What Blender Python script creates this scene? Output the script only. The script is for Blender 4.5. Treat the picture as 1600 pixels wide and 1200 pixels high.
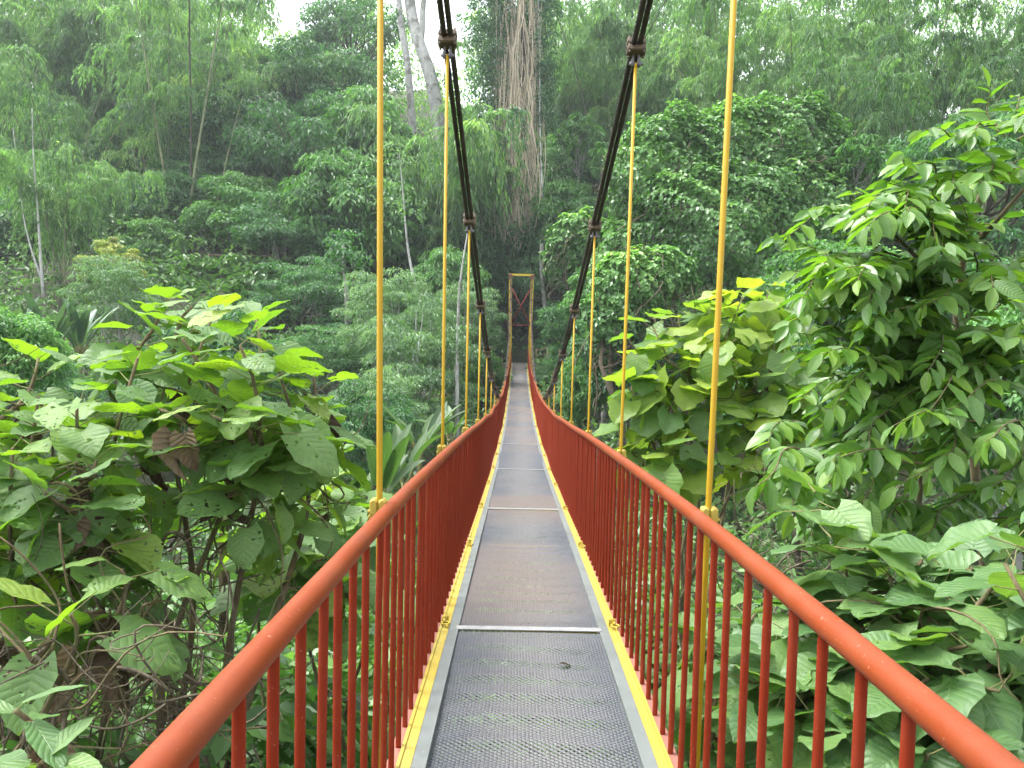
import bpy, math, random
import numpy as np
from mathutils import Vector, Matrix

# ------------------------------------------------------------------ clear
for _o in list(bpy.data.objects):
    bpy.data.objects.remove(_o)
SC = bpy.context.scene
COL = SC.collection
rng = np.random.default_rng(11)
random.seed(11)
R = math.radians

# ------------------------------------------------------------------ camera (eye level is z = 0, bridge runs along +Y)
CAM_POS = Vector((-0.115, 0.0, 0.0))
YAW, PITCH, ROLL = R(0.40), R(-3.1), R(1.35)
cam_d = bpy.data.cameras.new('camera')
cam_d.sensor_width = 36.0
cam_d.lens = 27.0
cam_d.clip_start = 0.05
cam_d.clip_end = 2000.0
cam = bpy.data.objects.new('camera', cam_d)
COL.objects.link(cam)
CAM_M = (Matrix.Translation(CAM_POS) @ Matrix.Rotation(YAW, 4, 'Z') @ Matrix.Rotation(R(90) + PITCH, 4, 'X')
         @ Matrix.Rotation(ROLL, 4, 'Z'))
cam.matrix_world = CAM_M
SC.camera = cam

# ------------------------------------------------------------------ world: bright overcast sky
SUN_EL, SUN_AZ = R(64), R(-75)          # azimuth from +Y towards +X
world = bpy.data.worlds.new('World')
SC.world = world
world.use_nodes = True
wn, wl = world.node_tree.nodes, world.node_tree.links
wn.clear()
sky = wn.new('ShaderNodeTexSky')
sky.sky_type = 'NISHITA'
sky.sun_disc = False
sky.sun_elevation = SUN_EL
sky.sun_rotation = SUN_AZ
sky.air_density = 1.0
sky.dust_density = 3.0
sky.ozone_density = 1.0
hsv = wn.new('ShaderNodeHueSaturation')
hsv.inputs['Saturation'].default_value = 0.22
bg = wn.new('ShaderNodeBackground')
bg.inputs['Strength'].default_value = 0.15
wo = wn.new('ShaderNodeOutputWorld')
wl.new(sky.outputs[0], hsv.inputs['Color'])
wl.new(hsv.outputs[0], bg.inputs['Color'])
wl.new(bg.outputs[0], wo.inputs['Surface'])

sun_d = bpy.data.lights.new('sun', 'SUN')
sun_d.energy = 1.3
sun_d.angle = R(24)
sun_d.color = (1.0, 0.97, 0.92)
sun = bpy.data.objects.new('sun', sun_d)
COL.objects.link(sun)
_sd = Vector((math.sin(SUN_AZ) * math.cos(SUN_EL), math.cos(SUN_AZ) * math.cos(SUN_EL), math.sin(SUN_EL)))
sun.rotation_euler = (-_sd).to_track_quat('-Z', 'Y').to_euler()
sun.location = (0, 0, 40)

SC.view_settings.view_transform = 'Standard'
SC.view_settings.look = 'None'
SC.view_settings.gamma = 1.0
SC.view_settings.use_curve_mapping = False
SC.view_settings.exposure = 2.3
SC.render.engine = 'CYCLES'
cy = SC.cycles
cy.max_bounces = 7
cy.diffuse_bounces = 5
cy.glossy_bounces = 2
cy.transmission_bounces = 4
cy.transparent_max_bounces = 8
cy.volume_bounces = 0
cy.use_denoising = True
cy.use_adaptive_sampling = True
cy.adaptive_threshold = 0.03
cy.sample_clamp_indirect = 6.0


# ------------------------------------------------------------------ helpers
F_PX = 1200.0
CAM_R = CAM_M.to_3x3()


def at(px, py, Y):
    """point at forward distance Y seen at pixel (px, py) of the 1600x1200 photograph"""
    d = CAM_R @ Vector(((px - 800.0) / F_PX, -(py - 600.0) / F_PX, -1.0))
    t = Y / d.y
    return CAM_POS + d * t


def nrm(a):
    return a / np.maximum(np.linalg.norm(a, axis=-1, keepdims=True), 1e-9)


def make_mesh(name, V, faces, mats, uv=None, attr=None, smooth=True, midx=None):
    """faces: list of int arrays (n, k). uv: per-vertex (n, 2). attr: per-vertex float 'lv'."""
    me = bpy.data.meshes.new(name)
    V = np.asarray(V, dtype=np.float32)
    me.vertices.add(len(V))
    me.vertices.foreach_set('co', V.ravel())
    loops = np.concatenate([np.asarray(f, dtype=np.int32).ravel() for f in faces])
    starts, tot, s = [], 0, 0
    for f in faces:
        f = np.asarray(f)
        n, k = f.shape
        starts.append(s + np.arange(n, dtype=np.int32) * k)
        s += n * k
        tot += n
    me.loops.add(len(loops))
    me.loops.foreach_set('vertex_index', loops)
    me.polygons.add(tot)
    me.polygons.foreach_set('loop_start', np.concatenate(starts).astype(np.int32))
    if midx is not None:
        me.polygons.foreach_set('material_index', np.asarray(midx, dtype=np.int32))
    me.update(calc_edges=True)
    me.polygons.foreach_set('use_smooth', np.full(tot, bool(smooth)))
    if uv is not None:
        l = me.uv_layers.new(name='UVMap')
        l.data.foreach_set('uv', np.asarray(uv, dtype=np.float32)[loops].ravel())
    if attr is not None:
        a = me.attributes.new('lv', 'FLOAT', 'POINT')
        a.data.foreach_set('value', np.asarray(attr, dtype=np.float32))
    for m in (mats if isinstance(mats, (list, tuple)) else [mats]):
        me.materials.append(m)
    return me


class MB:
    """collects shapes and becomes ONE mesh"""
    def __init__(self):
        self.V, self.F, self.n = [], {}, 0

    def add(self, V, faces):
        V = np.asarray(V, dtype=float)
        for f in faces:
            f = np.asarray(f, dtype=np.int64)
            if f.size:
                self.F.setdefault(f.shape[1], []).append(f + self.n)
        self.V.append(V)
        self.n += len(V)
        return self

    def tube(self, pts, rad, sides=8, cap=True, lobes=0, lobe_amp=0.0, twist=0.0):
        P = np.asarray(pts, dtype=float)
        n = len(P)
        r = np.full(n, rad, dtype=float) if np.isscalar(rad) else np.asarray(rad, dtype=float)
        T = nrm(np.gradient(P, axis=0))
        ref = np.array([0.0, 0.0, 1.0]) if abs(T[0][2]) < 0.9 else np.array([1.0, 0.0, 0.0])
        X = np.zeros_like(P)
        x = nrm(np.cross(T[0], ref))
        for i in range(n):
            x = x - T[i] * np.dot(x, T[i])
            x = x / max(np.linalg.norm(x), 1e-9)
            X[i] = x
        B = np.cross(T, X)
        a = np.arange(sides) * 2 * math.pi / sides
        if twist:
            s = np.concatenate([[0], np.cumsum(np.linalg.norm(np.diff(P, axis=0), axis=1))])
            aa = a[None, :] + (s * twist)[:, None]
        else:
            aa = np.repeat(a[None, :], n, 0)
        rr = r[:, None] * (1 + lobe_amp * np.cos(lobes * a)[None, :])
        V = P[:, None, :] + rr[..., None] * (np.cos(aa)[..., None] * X[:, None, :] + np.sin(aa)[..., None] * B[:, None, :])
        V = V.reshape(-1, 3)
        i = np.arange(n - 1)[:, None] * sides
        j = np.arange(sides)[None, :]
        k = (j + 1) % sides
        Q = np.stack([i + j, i + k, i + sides + k, i + sides + j], -1).reshape(-1, 4)
        fs = [Q]
        if cap and sides >= 3:
            fs.append(np.arange(sides)[None, ::-1])
            fs.append((np.arange(sides) + (n - 1) * sides)[None, :])
        return self.add(V, fs)

    def box(self, c, s, rot=None, bevel=0.0):
        cx, cy_, cz_ = c
        hx, hy, hz = s[0] / 2, s[1] / 2, s[2] / 2
        if bevel <= 0:
            V = np.array([[x, y, z] for x in (-hx, hx) for y in (-hy, hy) for z in (-hz, hz)])
            Fq = [[0, 1, 3, 2], [4, 6, 7, 5], [0, 4, 5, 1], [2, 3, 7, 6], [0, 2, 6, 4], [1, 5, 7, 3]]
            fs = [np.array(Fq)]
        else:                                   # chamfered box: octagon-ish in XZ, extruded along Y with inset ends
            b = bevel
            ring = np.array([[-hx + b, -hz], [hx - b, -hz], [hx, -hz + b], [hx, hz - b], [hx - b, hz], [-hx + b, hz],
                             [-hx, hz - b], [-hx, -hz + b]])
            V = []
            for y, k in ((-hy, 1), (-hy + b, 0), (hy - b, 0), (hy, 1)):
                for (x, z) in ring:
                    V.append([x - k * b * (1 if x > 0 else -1) * 0.6, y, z - k * b * (1 if z > 0 else -1) * 0.6])
            V = np.array(V)
            Q = []
            for q in range(3):
                for j in range(8):
                    Q.append([q * 8 + j, q * 8 + (j + 1) % 8, q * 8 + 8 + (j + 1) % 8, q * 8 + 8 + j])
            fs = [np.array(Q), np.arange(8)[None, ::-1], (np.arange(8) + 24)[None, :]]
        if rot is not None:
            V = V @ np.array(rot.to_3x3()).T
        return self.add(V + np.array([cx, cy_, cz_]), fs)

    def torus(self, c, r1, r2, axis='x', n=20, m=8, arc=2 * math.pi, start=0.0):
        a = start + np.linspace(0, arc, n)
        if axis == 'x':
            P = np.stack([0 * a, np.cos(a) * r1, np.sin(a) * r1], -1)
        elif axis == 'y':
            P = np.stack([np.cos(a) * r1, 0 * a, np.sin(a) * r1], -1)
        else:
            P = np.stack([np.cos(a) * r1, np.sin(a) * r1, 0 * a], -1)
        return self.tube(P + np.array(c), r2, m, cap=True)

    def mesh(self, name, mat, smooth=True):
        V = np.concatenate(self.V)
        fs = [np.concatenate(self.F[k]) for k in sorted(self.F)]
        return make_mesh(name, V, fs, mat, smooth=smooth)

    def build(self, name, mat, parent=None, smooth=True, loc=None):
        return new_obj(name, self.mesh(name, mat, smooth), parent, loc)


def new_obj(name, me, parent=None, loc=None, mat4=None):
    o = bpy.data.objects.new(name, me)
    COL.objects.link(o)
    if parent is not None:
        o.parent = parent
    if mat4 is not None:
        o.matrix_basis = mat4
    elif loc is not None:
        o.location = loc
    return o


def empty(name, loc, label=None, cat=None, group=None):
    o = bpy.data.objects.new(name, None)
    o.empty_display_size = 0.2
    COL.objects.link(o)
    o.location = loc
    tag(o, label, cat, group)
    return o


def tag(o, label=None, cat=None, group=None, kind=None):
    if label:
        o['label'] = label
    if cat:
        o['category'] = cat
    if group:
        o['group'] = group
    if kind:
        o['kind'] = kind
    return o


def auto_smooth(o, angle=40):
    me = o.data
    me.polygons.foreach_set('use_smooth', np.ones(len(me.polygons), dtype=bool))
    try:
        me.set_sharp_from_angle(angle=R(angle))
    except Exception:
        pass
    return o


# ------------------------------------------------------------------ materials
def nt(name):
    m = bpy.data.materials.new(name)
    m.use_nodes = True
    n, l = m.node_tree.nodes, m.node_tree.links
    n.clear()
    out = n.new('ShaderNodeOutputMaterial')
    return m, n, l, out


def math_node(n, l, op, a, b=None, c=None, clamp=False):
    x = n.new('ShaderNodeMath')
    x.operation = op
    x.use_clamp = clamp
    for i, v in enumerate((a, b, c)):
        if v is None:
            continue
        if isinstance(v, (int, float)):
            x.inputs[i].default_value = v
        else:
            l.new(v, x.inputs[i])
    return x.outputs[0]


def ramp(n, l, fac, stops):
    x = n.new('ShaderNodeValToRGB')
    el = x.color_ramp.elements
    while len(el) < len(stops):
        el.new(0.5)
    for e, (p, c) in zip(el, stops):
        e.position = p
        e.color = (c[0], c[1], c[2], 1.0) if not isinstance(c, (int, float)) else (c, c, c, 1.0)
    l.new(fac, x.inputs[0])
    return x.outputs[0]


def noise(n, l, vec, scale, detail=3.0, rough=0.5, dist=0.0):
    x = n.new('ShaderNodeTexNoise')
    x.inputs['Scale'].default_value = scale
    x.inputs['Detail'].default_value = detail
    x.inputs['Roughness'].default_value = rough
    x.inputs['Distortion'].default_value = dist
    if vec is not None:
        l.new(vec, x.inputs['Vector'])
    return x.outputs['Fac']


def mixc(n, l, fac, a, b, mode='MIX'):
    x = n.new('ShaderNodeMix')
    x.data_type = 'RGBA'
    x.blend_type = mode
    for s, v in ((x.inputs[0], fac), (x.inputs[6], a), (x.inputs[7], b)):
        if isinstance(v, (int, float)):
            s.default_value = v
        elif isinstance(v, tuple):
            s.default_value = (v[0], v[1], v[2], 1.0)
        else:
            l.new(v, s)
    return x.outputs[2]


def geo_pos(n):
    return n.new('ShaderNodeNewGeometry').outputs['Position']


def obj_co(n):
    return n.new('ShaderNodeTexCoord').outputs['Object']


def paint(name, base, worn, rough=0.4, scale=14.0, spots=None, spot_scale=60.0, bump=0.15, low=0.42, high=0.75, dirt=None, spec=0.5):
    """old paint: base colour, chalky worn patches, small chips, dirt"""
    m, n, l, out = nt(name)
    p = geo_pos(n)
    f1 = noise(n, l, p, scale, 5.0, 0.6)
    c = ramp(n, l, f1, [(low, base), (high, worn)])
    if spots is not None:
        f2 = noise(n, l, p, spot_scale, 2.0, 0.5)
        k = ramp(n, l, f2, [(0.70, 0.0), (0.73, 1.0)])
        c = mixc(n, l, k, c, spots)
    if dirt is not None:
        f3 = noise(n, l, p, 3.1, 6.0, 0.65)
        k = ramp(n, l, f3, [(0.5, 0.0), (0.72, 0.75)])
        c = mixc(n, l, k, c, dirt)
    b = n.new('ShaderNodeBsdfPrincipled')
    b.inputs['Specular IOR Level'].default_value = spec
    l.new(c, b.inputs['Base Color'])
    l.new(ramp(n, l, f1, [(0.3, rough), (0.75, min(1.0, rough + 0.25))]), b.inputs['Roughness'])
    if bump:
        bp = n.new('ShaderNodeBump')
        bp.inputs['Strength'].default_value = bump
        bp.inputs['Distance'].default_value = 0.01
        l.new(noise(n, l, p, spot_scale * 0.8, 3.0, 0.6), bp.inputs['Height'])
        l.new(bp.outputs[0], b.inputs['Normal'])
    l.new(b.outputs[0], out.inputs['Surface'])
    return m


def leaf_mat(name, stops, trans=0.40, rough=0.45, spec=0.5, source='attr', patch=0.35, patch_scale=0.35, tint=(1.2, 1.4, 0.55),
             veins=0.0, holes=0.0, nveins=8.0, slant=2.2, spread=0.25):
    """foliage: per-leaf colour from the 'lv' attribute or the object's random number, light passing through the blade"""
    m, n, l, out = nt(name)
    oi = n.new('ShaderNodeObjectInfo')
    if source == 'attr':
        at_ = n.new('ShaderNodeAttribute')
        at_.attribute_name = 'lv'
        f = at_.outputs['Fac']
        # the whole tree leans a little lighter or darker
        f = math_node(n, l, 'ADD', f, math_node(n, l, 'MULTIPLY_ADD', oi.outputs['Random'], spread, -spread / 2))
    else:
        f = oi.outputs['Random']
    pos = geo_pos(n)
    if patch:
        pn = noise(n, l, pos, patch_scale, 3.0, 0.55)
        f = math_node(n, l, 'ADD', f, math_node(n, l, 'MULTIPLY_ADD', pn, patch, -patch / 2), clamp=True)
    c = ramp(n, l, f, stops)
    b = n.new('ShaderNodeBsdfPrincipled')
    b.inputs['Roughness'].default_value = rough
    b.inputs['Specular IOR Level'].default_value = spec
    t = n.new('ShaderNodeBsdfTranslucent')
    if veins:
        uv = n.new('ShaderNodeTexCoord').outputs['UV']
        sep = n.new('ShaderNodeSeparateXYZ')
        l.new(uv, sep.inputs[0])
        U = math_node(n, l, 'ABSOLUTE', math_node(n, l, 'MULTIPLY_ADD', sep.outputs[0], 2.0, -1.0))
        tt = math_node(n, l, 'SUBTRACT', math_node(n, l, 'MULTIPLY', sep.outputs[1], nveins), math_node(n, l, 'MULTIPLY', U, slant))
        sn = math_node(n, l, 'ABSOLUTE', math_node(n, l, 'SINE', math_node(n, l, 'MULTIPLY', tt, math.pi)))
        rib = math_node(n, l, 'SUBTRACT', 1.0, math_node(n, l, 'MULTIPLY', sn, 5.0), clamp=True)
        mid = math_node(n, l, 'SUBTRACT', 1.0, math_node(n, l, 'MULTIPLY', U, 22.0), clamp=True)
        vm = math_node(n, l, 'MAXIMUM', rib, mid)
        c = mixc(n, l, math_node(n, l, 'MULTIPLY', vm, 0.22), c, (0.30, 0.40, 0.16))
        fine = noise(n, l, uv, 26.0, 3.0, 0.6)
        h = math_node(n, l, 'ADD', math_node(n, l, 'MULTIPLY', sn, 0.6), math_node(n, l, 'MULTIPLY', fine, 0.45))
        h = math_node(n, l, 'SUBTRACT', h, math_node(n, l, 'MULTIPLY', mid, 0.5))
        bp = n.new('ShaderNodeBump')
        bp.inputs['Strength'].default_value = veins
        bp.inputs['Distance'].default_value = 0.012
        l.new(h, bp.inputs['Height'])
        l.new(bp.outputs[0], b.inputs['Normal'])
        blot = noise(n, l, uv, 5.0, 4.0, 0.6)
        c = mixc(n, l, ramp(n, l, blot, [(0.35, 0.0), (0.7, 0.45)]), c, mixc(n, l, 1.0, c, (1.5, 1.25, 0.8), 'MULTIPLY'))
    l.new(c, b.inputs['Base Color'])
    l.new(mixc(n, l, 1.0, c, tint, 'MULTIPLY'), t.inputs['Color'])
    mx = n.new('ShaderNodeMixShader')
    mx.inputs[0].default_value = trans
    l.new(b.outputs[0], mx.inputs[1])
    l.new(t.outputs[0], mx.inputs[2])
    res = mx.outputs[0]
    if holes:
        vo = n.new('ShaderNodeTexVoronoi')
        vo.voronoi_dimensions = '3D'
        vo.inputs['Scale'].default_value = 8.0
        cm = n.new('ShaderNodeCombineXYZ')
        l.new(sep.outputs[0], cm.inputs[0])
        l.new(math_node(n, l, 'MULTIPLY', sep.outputs[1], 1.2), cm.inputs[1])
        l.new(math_node(n, l, 'MULTIPLY', oi.outputs['Random'], 57.0), cm.inputs[2])
        nz = n.new('ShaderNodeTexNoise')
        nz.inputs['Scale'].default_value = 11.0
        l.new(cm.outputs[0], nz.inputs['Vector'])
        va = n.new('ShaderNodeVectorMath')
        va.operation = 'MULTIPLY_ADD'
        l.new(nz.outputs['Color'], va.inputs[0])
        va.inputs[1].default_value = (0.16, 0.16, 0.0)
        l.new(cm.outputs[0], va.inputs[2])
        l.new(va.outputs[0], vo.inputs['Vector'])
        msk = noise(n, l, cm.outputs[0], 2.6, 2.0, 0.5)
        thr = math_node(n, l, 'MULTIPLY', ramp(n, l, msk, [(0.42, 0.0), (0.68, 1.0)]), holes)
        hole = math_node(n, l, 'LESS_THAN', vo.outputs['Distance'], thr)
        tr = n.new('ShaderNodeBsdfTransparent')
        m2 = n.new('ShaderNodeMixShader')
        l.new(hole, m2.inputs[0])
        l.new(res, m2.inputs[1])
        l.new(tr.outputs[0], m2.inputs[2])
        res = m2.outputs[0]
    l.new(res, out.inputs['Surface'])
    return m


def bark_mat(name, c1, c2, scale=3.0, stretch=5.0, rough=0.9, bump=0.6, c3=None):
    m, n, l, out = nt(name)
    p = geo_pos(n)
    mp = n.new('ShaderNodeMapping')
    mp.inputs['Scale'].default_value = (1, 1, 1.0 / stretch)
    l.new(p, mp.inputs['Vector'])
    f = noise(n, l, mp.outputs[0], scale, 6.0, 0.65)
    c = ramp(n, l, f, [(0.35, c1), (0.65, c2)])
    if c3 is not None:
        k = ramp(n, l, noise(n, l, p, scale * 0.6, 4.0, 0.6), [(0.5, 0.0), (0.62, 0.8)])
        c = mixc(n, l, k, c, c3)
    b = n.new('ShaderNodeBsdfPrincipled')
    b.inputs['Roughness'].default_value = rough
    b.inputs['Specular IOR Level'].default_value = 0.2
    l.new(c, b.inputs['Base Color'])
    bp = n.new('ShaderNodeBump')
    bp.inputs['Strength'].default_value = bump
    bp.inputs['Distance'].default_value = 0.03
    l.new(f, bp.inputs['Height'])
    l.new(bp.outputs[0], b.inputs['Normal'])
    l.new(b.outputs[0], out.inputs['Surface'])
    return m


M = {}
M['red'] = paint('red_paint', (0.172, 0.0190, 0.0055), (0.190, 0.030, 0.012), 0.55, 9.0, (0.24, 0.075, 0.045), 90.0, 0.05, spec=0.12)
M['tower_yellow_lit'] = paint('tower_paint_lit', (0.52, 0.36, 0.030), (0.55, 0.41, 0.08), 0.55, 4.0, (0.32, 0.20, 0.07), 30.0, 0.05, spec=0.3)  # bridge yellow, brightened in its colour to offset tree shade on the tower
M['tower_red'] = paint('tower_red_paint', (0.19, 0.026, 0.015), (0.21, 0.040, 0.024), 0.55, 6.0, None, 40.0, 0.05, spec=0.3)
M['rail'] = paint('handrail_paint', (0.182, 0.0310, 0.0060), (0.205, 0.050, 0.0175), 0.40, 4.0, (0.32, 0.14, 0.09), 95.0, 0.05, dirt=(0.135, 0.030, 0.011), spec=0.25)
M['pink'] = paint('faded_red_paint', (0.2212, 0.08296, 0.05923), (0.237, 0.1066, 0.07905), 0.6, 12.0, (0.1382, 0.02765, 0.01579), 50.0, 0.1)
M['yellow'] = paint('yellow_paint', (0.345, 0.212, 0.004), (0.370, 0.240, 0.012), 0.45, 10.0, (0.27, 0.16, 0.02), 80.0, 0.05, spec=0.3)
M['pale_yellow'] = paint('faded_yellow_paint', (0.3158, 0.233, 0.02433), (0.3349, 0.2654, 0.04462), 0.55, 6.0, (0.22, 0.1864, 0.04053), 45.0, 0.1, dirt=(0.2153, 0.1864, 0.04462))
M['ring'] = paint('ring_paint', (0.3328, 0.2432, 0.0128), (0.3712, 0.2816, 0.0384), 0.45, 20.0, None, 60.0, 0.05)
M['frame'] = paint('grey_frame_paint', (0.1063, 0.1206, 0.117), (0.1347, 0.1488, 0.1418), 0.5, 5.0, (0.163, 0.1666, 0.1595), 40.0, 0.1, dirt=(0.07794, 0.08152, 0.07089))
M['bar'] = paint('bare_flat_bar', (0.1854, 0.1899, 0.1899), (0.2429, 0.2429, 0.2385), 0.45, 16.0, (0.1237, 0.1148, 0.09712), 30.0, 0.15)
M['clamp'] = paint('clamp_paint', (0.07525, 0.04825, 0.02513), (0.08953, 0.06432, 0.03559), 0.55, 18.0, (0.03581, 0.01809, 0.008377), 50.0, 0.15)
M['cable'] = paint('cable_grease', (0.020, 0.013, 0.012), (0.05, 0.032, 0.026), 0.45, 22.0, None, 120.0, 0.2)
M['steel'] = paint('shackle_steel', (0.0896, 0.084, 0.0896), (0.1456, 0.1344, 0.1344), 0.4, 30.0, (0.112, 0.056, 0.028), 60.0, 0.1)
M['wood'] = bark_mat('weathered_wood', (0.20, 0.15, 0.10), (0.34, 0.27, 0.19), 8.0, 1.0)


def deck_mat():
    m, n, l, out = nt('expanded_metal')
    p = geo_pos(n)
    sep = n.new('ShaderNodeSeparateXYZ')
    l.new(p, sep.inputs[0])
    ax = math_node(n, l, 'ABSOLUTE', math_node(n, l, 'ADD', sep.outputs[0], math_node(n, l, 'MULTIPLY_ADD', noise(n, l, p, 1.3, 3.0), 0.3, -0.15)))
    worn = ramp(n, l, ax, [(0.10, 1.0), (0.42, 0.0)])                     # trodden strip along the middle
    mud = ramp(n, l, noise(n, l, p, 0.33, 2.0), [(0.47, 0.0), (0.60, 1.0)])   # rusty brown panels
    patch = noise(n, l, p, 5.0, 5.0, 0.65)
    c = ramp(n, l, patch, [(0.3, (0.036, 0.041, 0.051)), (0.7, (0.080, 0.085, 0.096))])
    c = mixc(n, l, math_node(n, l, 'MULTIPLY', worn, 0.6), c, (0.132, 0.128, 0.126))
    c = mixc(n, l, math_node(n, l, 'MULTIPLY', mud, 0.6), c, (0.135, 0.100, 0.080))
    b = n.new('ShaderNodeBsdfPrincipled')
    l.new(c, b.inputs['Base Color'])
    b.inputs['Metallic'].default_value = 0.1
    b.inputs['Specular IOR Level'].default_value = 0.3
    l.new(ramp(n, l, patch, [(0.3, 0.5), (0.7, 0.7)]), b.inputs['Roughness'])
    l.new(b.outputs[0], out.inputs['Surface'])
    return m


M['deck'] = deck_mat()


def ground_mat():
    m, n, l, out = nt('forest_soil')
    p = geo_pos(n)
    f = noise(n, l, p, 0.8, 8.0, 0.7)
    c = ramp(n, l, f, [(0.3, (0.018, 0.022, 0.010)), (0.55, (0.040, 0.050, 0.018)), (0.8, (0.07, 0.06, 0.035))])
    b = n.new('ShaderNodeBsdfPrincipled')
    b.inputs['Roughness'].default_value = 0.95
    l.new(c, b.inputs['Base Color'])
    bp = n.new('ShaderNodeBump')
    bp.inputs['Distance'].default_value = 0.2
    l.new(noise(n, l, p, 5.0, 6.0, 0.7), bp.inputs['Height'])
    l.new(bp.outputs[0], b.inputs['Normal'])
    l.new(b.outputs[0], out.inputs['Surface'])
    return m


M['ground'] = ground_mat()
M['bark_dark'] = bark_mat('dark_bark', (0.035, 0.030, 0.022), (0.09, 0.08, 0.06), 5.0, 4.0)
M['bark_grey'] = bark_mat('grey_bark', (0.14, 0.14, 0.125), (0.30, 0.30, 0.27), 4.0, 1.5, c3=(0.08, 0.10, 0.06))
M['bark_white'] = bark_mat('white_bark', (0.30, 0.30, 0.285), (0.50, 0.50, 0.475), 2.2, 2.0, c3=(0.15, 0.15, 0.12))
M['stem'] = bark_mat('shrub_stem', (0.075, 0.058, 0.034), (0.17, 0.135, 0.075), 18.0, 3.0, c3=(0.10, 0.115, 0.05))
M['petiole'] = bark_mat('leaf_stalk', (0.13, 0.15, 0.055), (0.20, 0.17, 0.075), 12.0, 1.0, 0.6, 0.1)
M['twig'] = bark_mat('dry_twig', (0.060, 0.050, 0.034), (0.15, 0.125, 0.085), 20.0, 1.0)
M['root'] = bark_mat('hanging_root', (0.42, 0.35, 0.25), (0.66, 0.57, 0.44), 2.0, 6.0)
M['culm'] = bark_mat('bamboo_culm', (0.10, 0.13, 0.06), (0.24, 0.25, 0.14), 2.5, 3.0, 0.6, 0.1)

M['lf_dark'] = leaf_mat('leaf_dark', [(0.0, (0.02822, 0.08614, 0.03493)), (0.5, (0.0508, 0.1491, 0.05398)), (1.0, (0.1058, 0.2485, 0.07939))])
M['lf_mid'] = leaf_mat('leaf_mid', [(0.0, (0.04435, 0.1263, 0.03524)), (0.5, (0.08131, 0.2104, 0.05606)), (1.0, (0.1626, 0.3366, 0.08809))])
M['lf_pale'] = leaf_mat('leaf_pale', [(0.0, (0.06237, 0.1309, 0.0672)), (0.5, (0.1191, 0.2203, 0.1092)), (1.0, (0.2155, 0.3443, 0.1749))])
M['lf_bamboo'] = leaf_mat('leaf_bamboo', [(0.0, (0.07056, 0.156, 0.07204)), (0.4, (0.1361, 0.2599, 0.1056)), (0.75, (0.2218, 0.3639, 0.149)), (1.0, (0.3326, 0.462, 0.1863))], trans=0.58, spread=0.4)
M['lf_vine'] = leaf_mat('leaf_vine', [(0.0, (0.05376, 0.1377, 0.03524)), (0.45, (0.1176, 0.257, 0.07207)), (0.85, (0.2352, 0.4223, 0.1121)), (1.0, (0.3696, 0.5141, 0.1281))], rough=0.4)
M['lf_yellow'] = leaf_mat('leaf_yellow', [(0.0, (0.091, 0.156, 0.0325)), (0.5, (0.221, 0.273, 0.065)), (1.0, (0.442, 0.442, 0.13))])
M['lf_under'] = leaf_mat('leaf_under', [(0.0, (0.03253, 0.08164, 0.02399)), (0.5, (0.06653, 0.1548, 0.04265)), (1.0, (0.1405, 0.2674, 0.0733))], rough=0.42)
M['lf_big'] = leaf_mat('leaf_big', [(0.0, (0.08162, 0.1717, 0.055)), (0.5, (0.1108, 0.2118, 0.0638)), (0.9, (0.1399, 0.2461, 0.0605)), (1.0, (0.1924, 0.2748, 0.055))],
                       trans=0.44, rough=0.52, source='object', patch=0.0, veins=0.38, holes=0.44, tint=(1.55, 1.7, 0.22))
M['lf_big_r'] = leaf_mat('leaf_big_whole', [(0.0, (0.0704, 0.1566, 0.058)), (0.5, (0.099, 0.1944, 0.068)), (1.0, (0.132, 0.2376, 0.07))],
                         trans=0.36, rough=0.42, source='object', patch=0.0, veins=0.38, holes=0.16, tint=(1.35, 1.5, 0.4))
M['lf_lime'] = leaf_mat('leaf_lime', [(0.0, (0.085, 0.185, 0.056)), (0.4, (0.130, 0.245, 0.060)), (0.8, (0.19, 0.300, 0.056)), (1.0, (0.24, 0.335, 0.058))],
                        trans=0.52, rough=0.4, source='object', patch=0.0, veins=0.4, tint=(1.4, 1.45, 0.4))
M['lf_ell'] = leaf_mat('leaf_elliptic', [(0.0, (0.06739, 0.1615, 0.036)), (0.5, (0.1011, 0.2173, 0.042)), (1.0, (0.1685, 0.2981, 0.046))],
                       trans=0.45, rough=0.34, spec=0.6, source='object', patch=0.0, veins=0.32, nveins=11.0, slant=1.4, tint=(1.4, 1.55, 0.35))
M['lf_ell_attr'] = leaf_mat('leaf_elliptic_mass', [(0.0, (0.0648, 0.1565, 0.034)), (0.5, (0.0959, 0.2087, 0.04)), (1.0, (0.1607, 0.2857, 0.044))],
                            trans=0.45, rough=0.34, spec=0.6, tint=(1.4, 1.55, 0.35), patch=0.2, patch_scale=1.0)
M['lf_banana'] = leaf_mat('leaf_banana', [(0.0, (0.0352, 0.08096, 0.032)), (0.6, (0.0544, 0.1141, 0.04224)), (1.0, (0.0768, 0.1472, 0.048))],
                          trans=0.36, rough=0.38, source='object', patch=0.0, veins=0.35, nveins=26.0, slant=0.6)
M['lf_dead'] = leaf_mat('leaf_dead', [(0.0, (0.045, 0.032, 0.024)), (0.5, (0.11, 0.078, 0.058)), (1.0, (0.20, 0.15, 0.11))],
                        trans=0.1, rough=0.8, source='object', patch=0.0, veins=0.9, spec=0.2, tint=(1.1, 0.9, 0.6))


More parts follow.
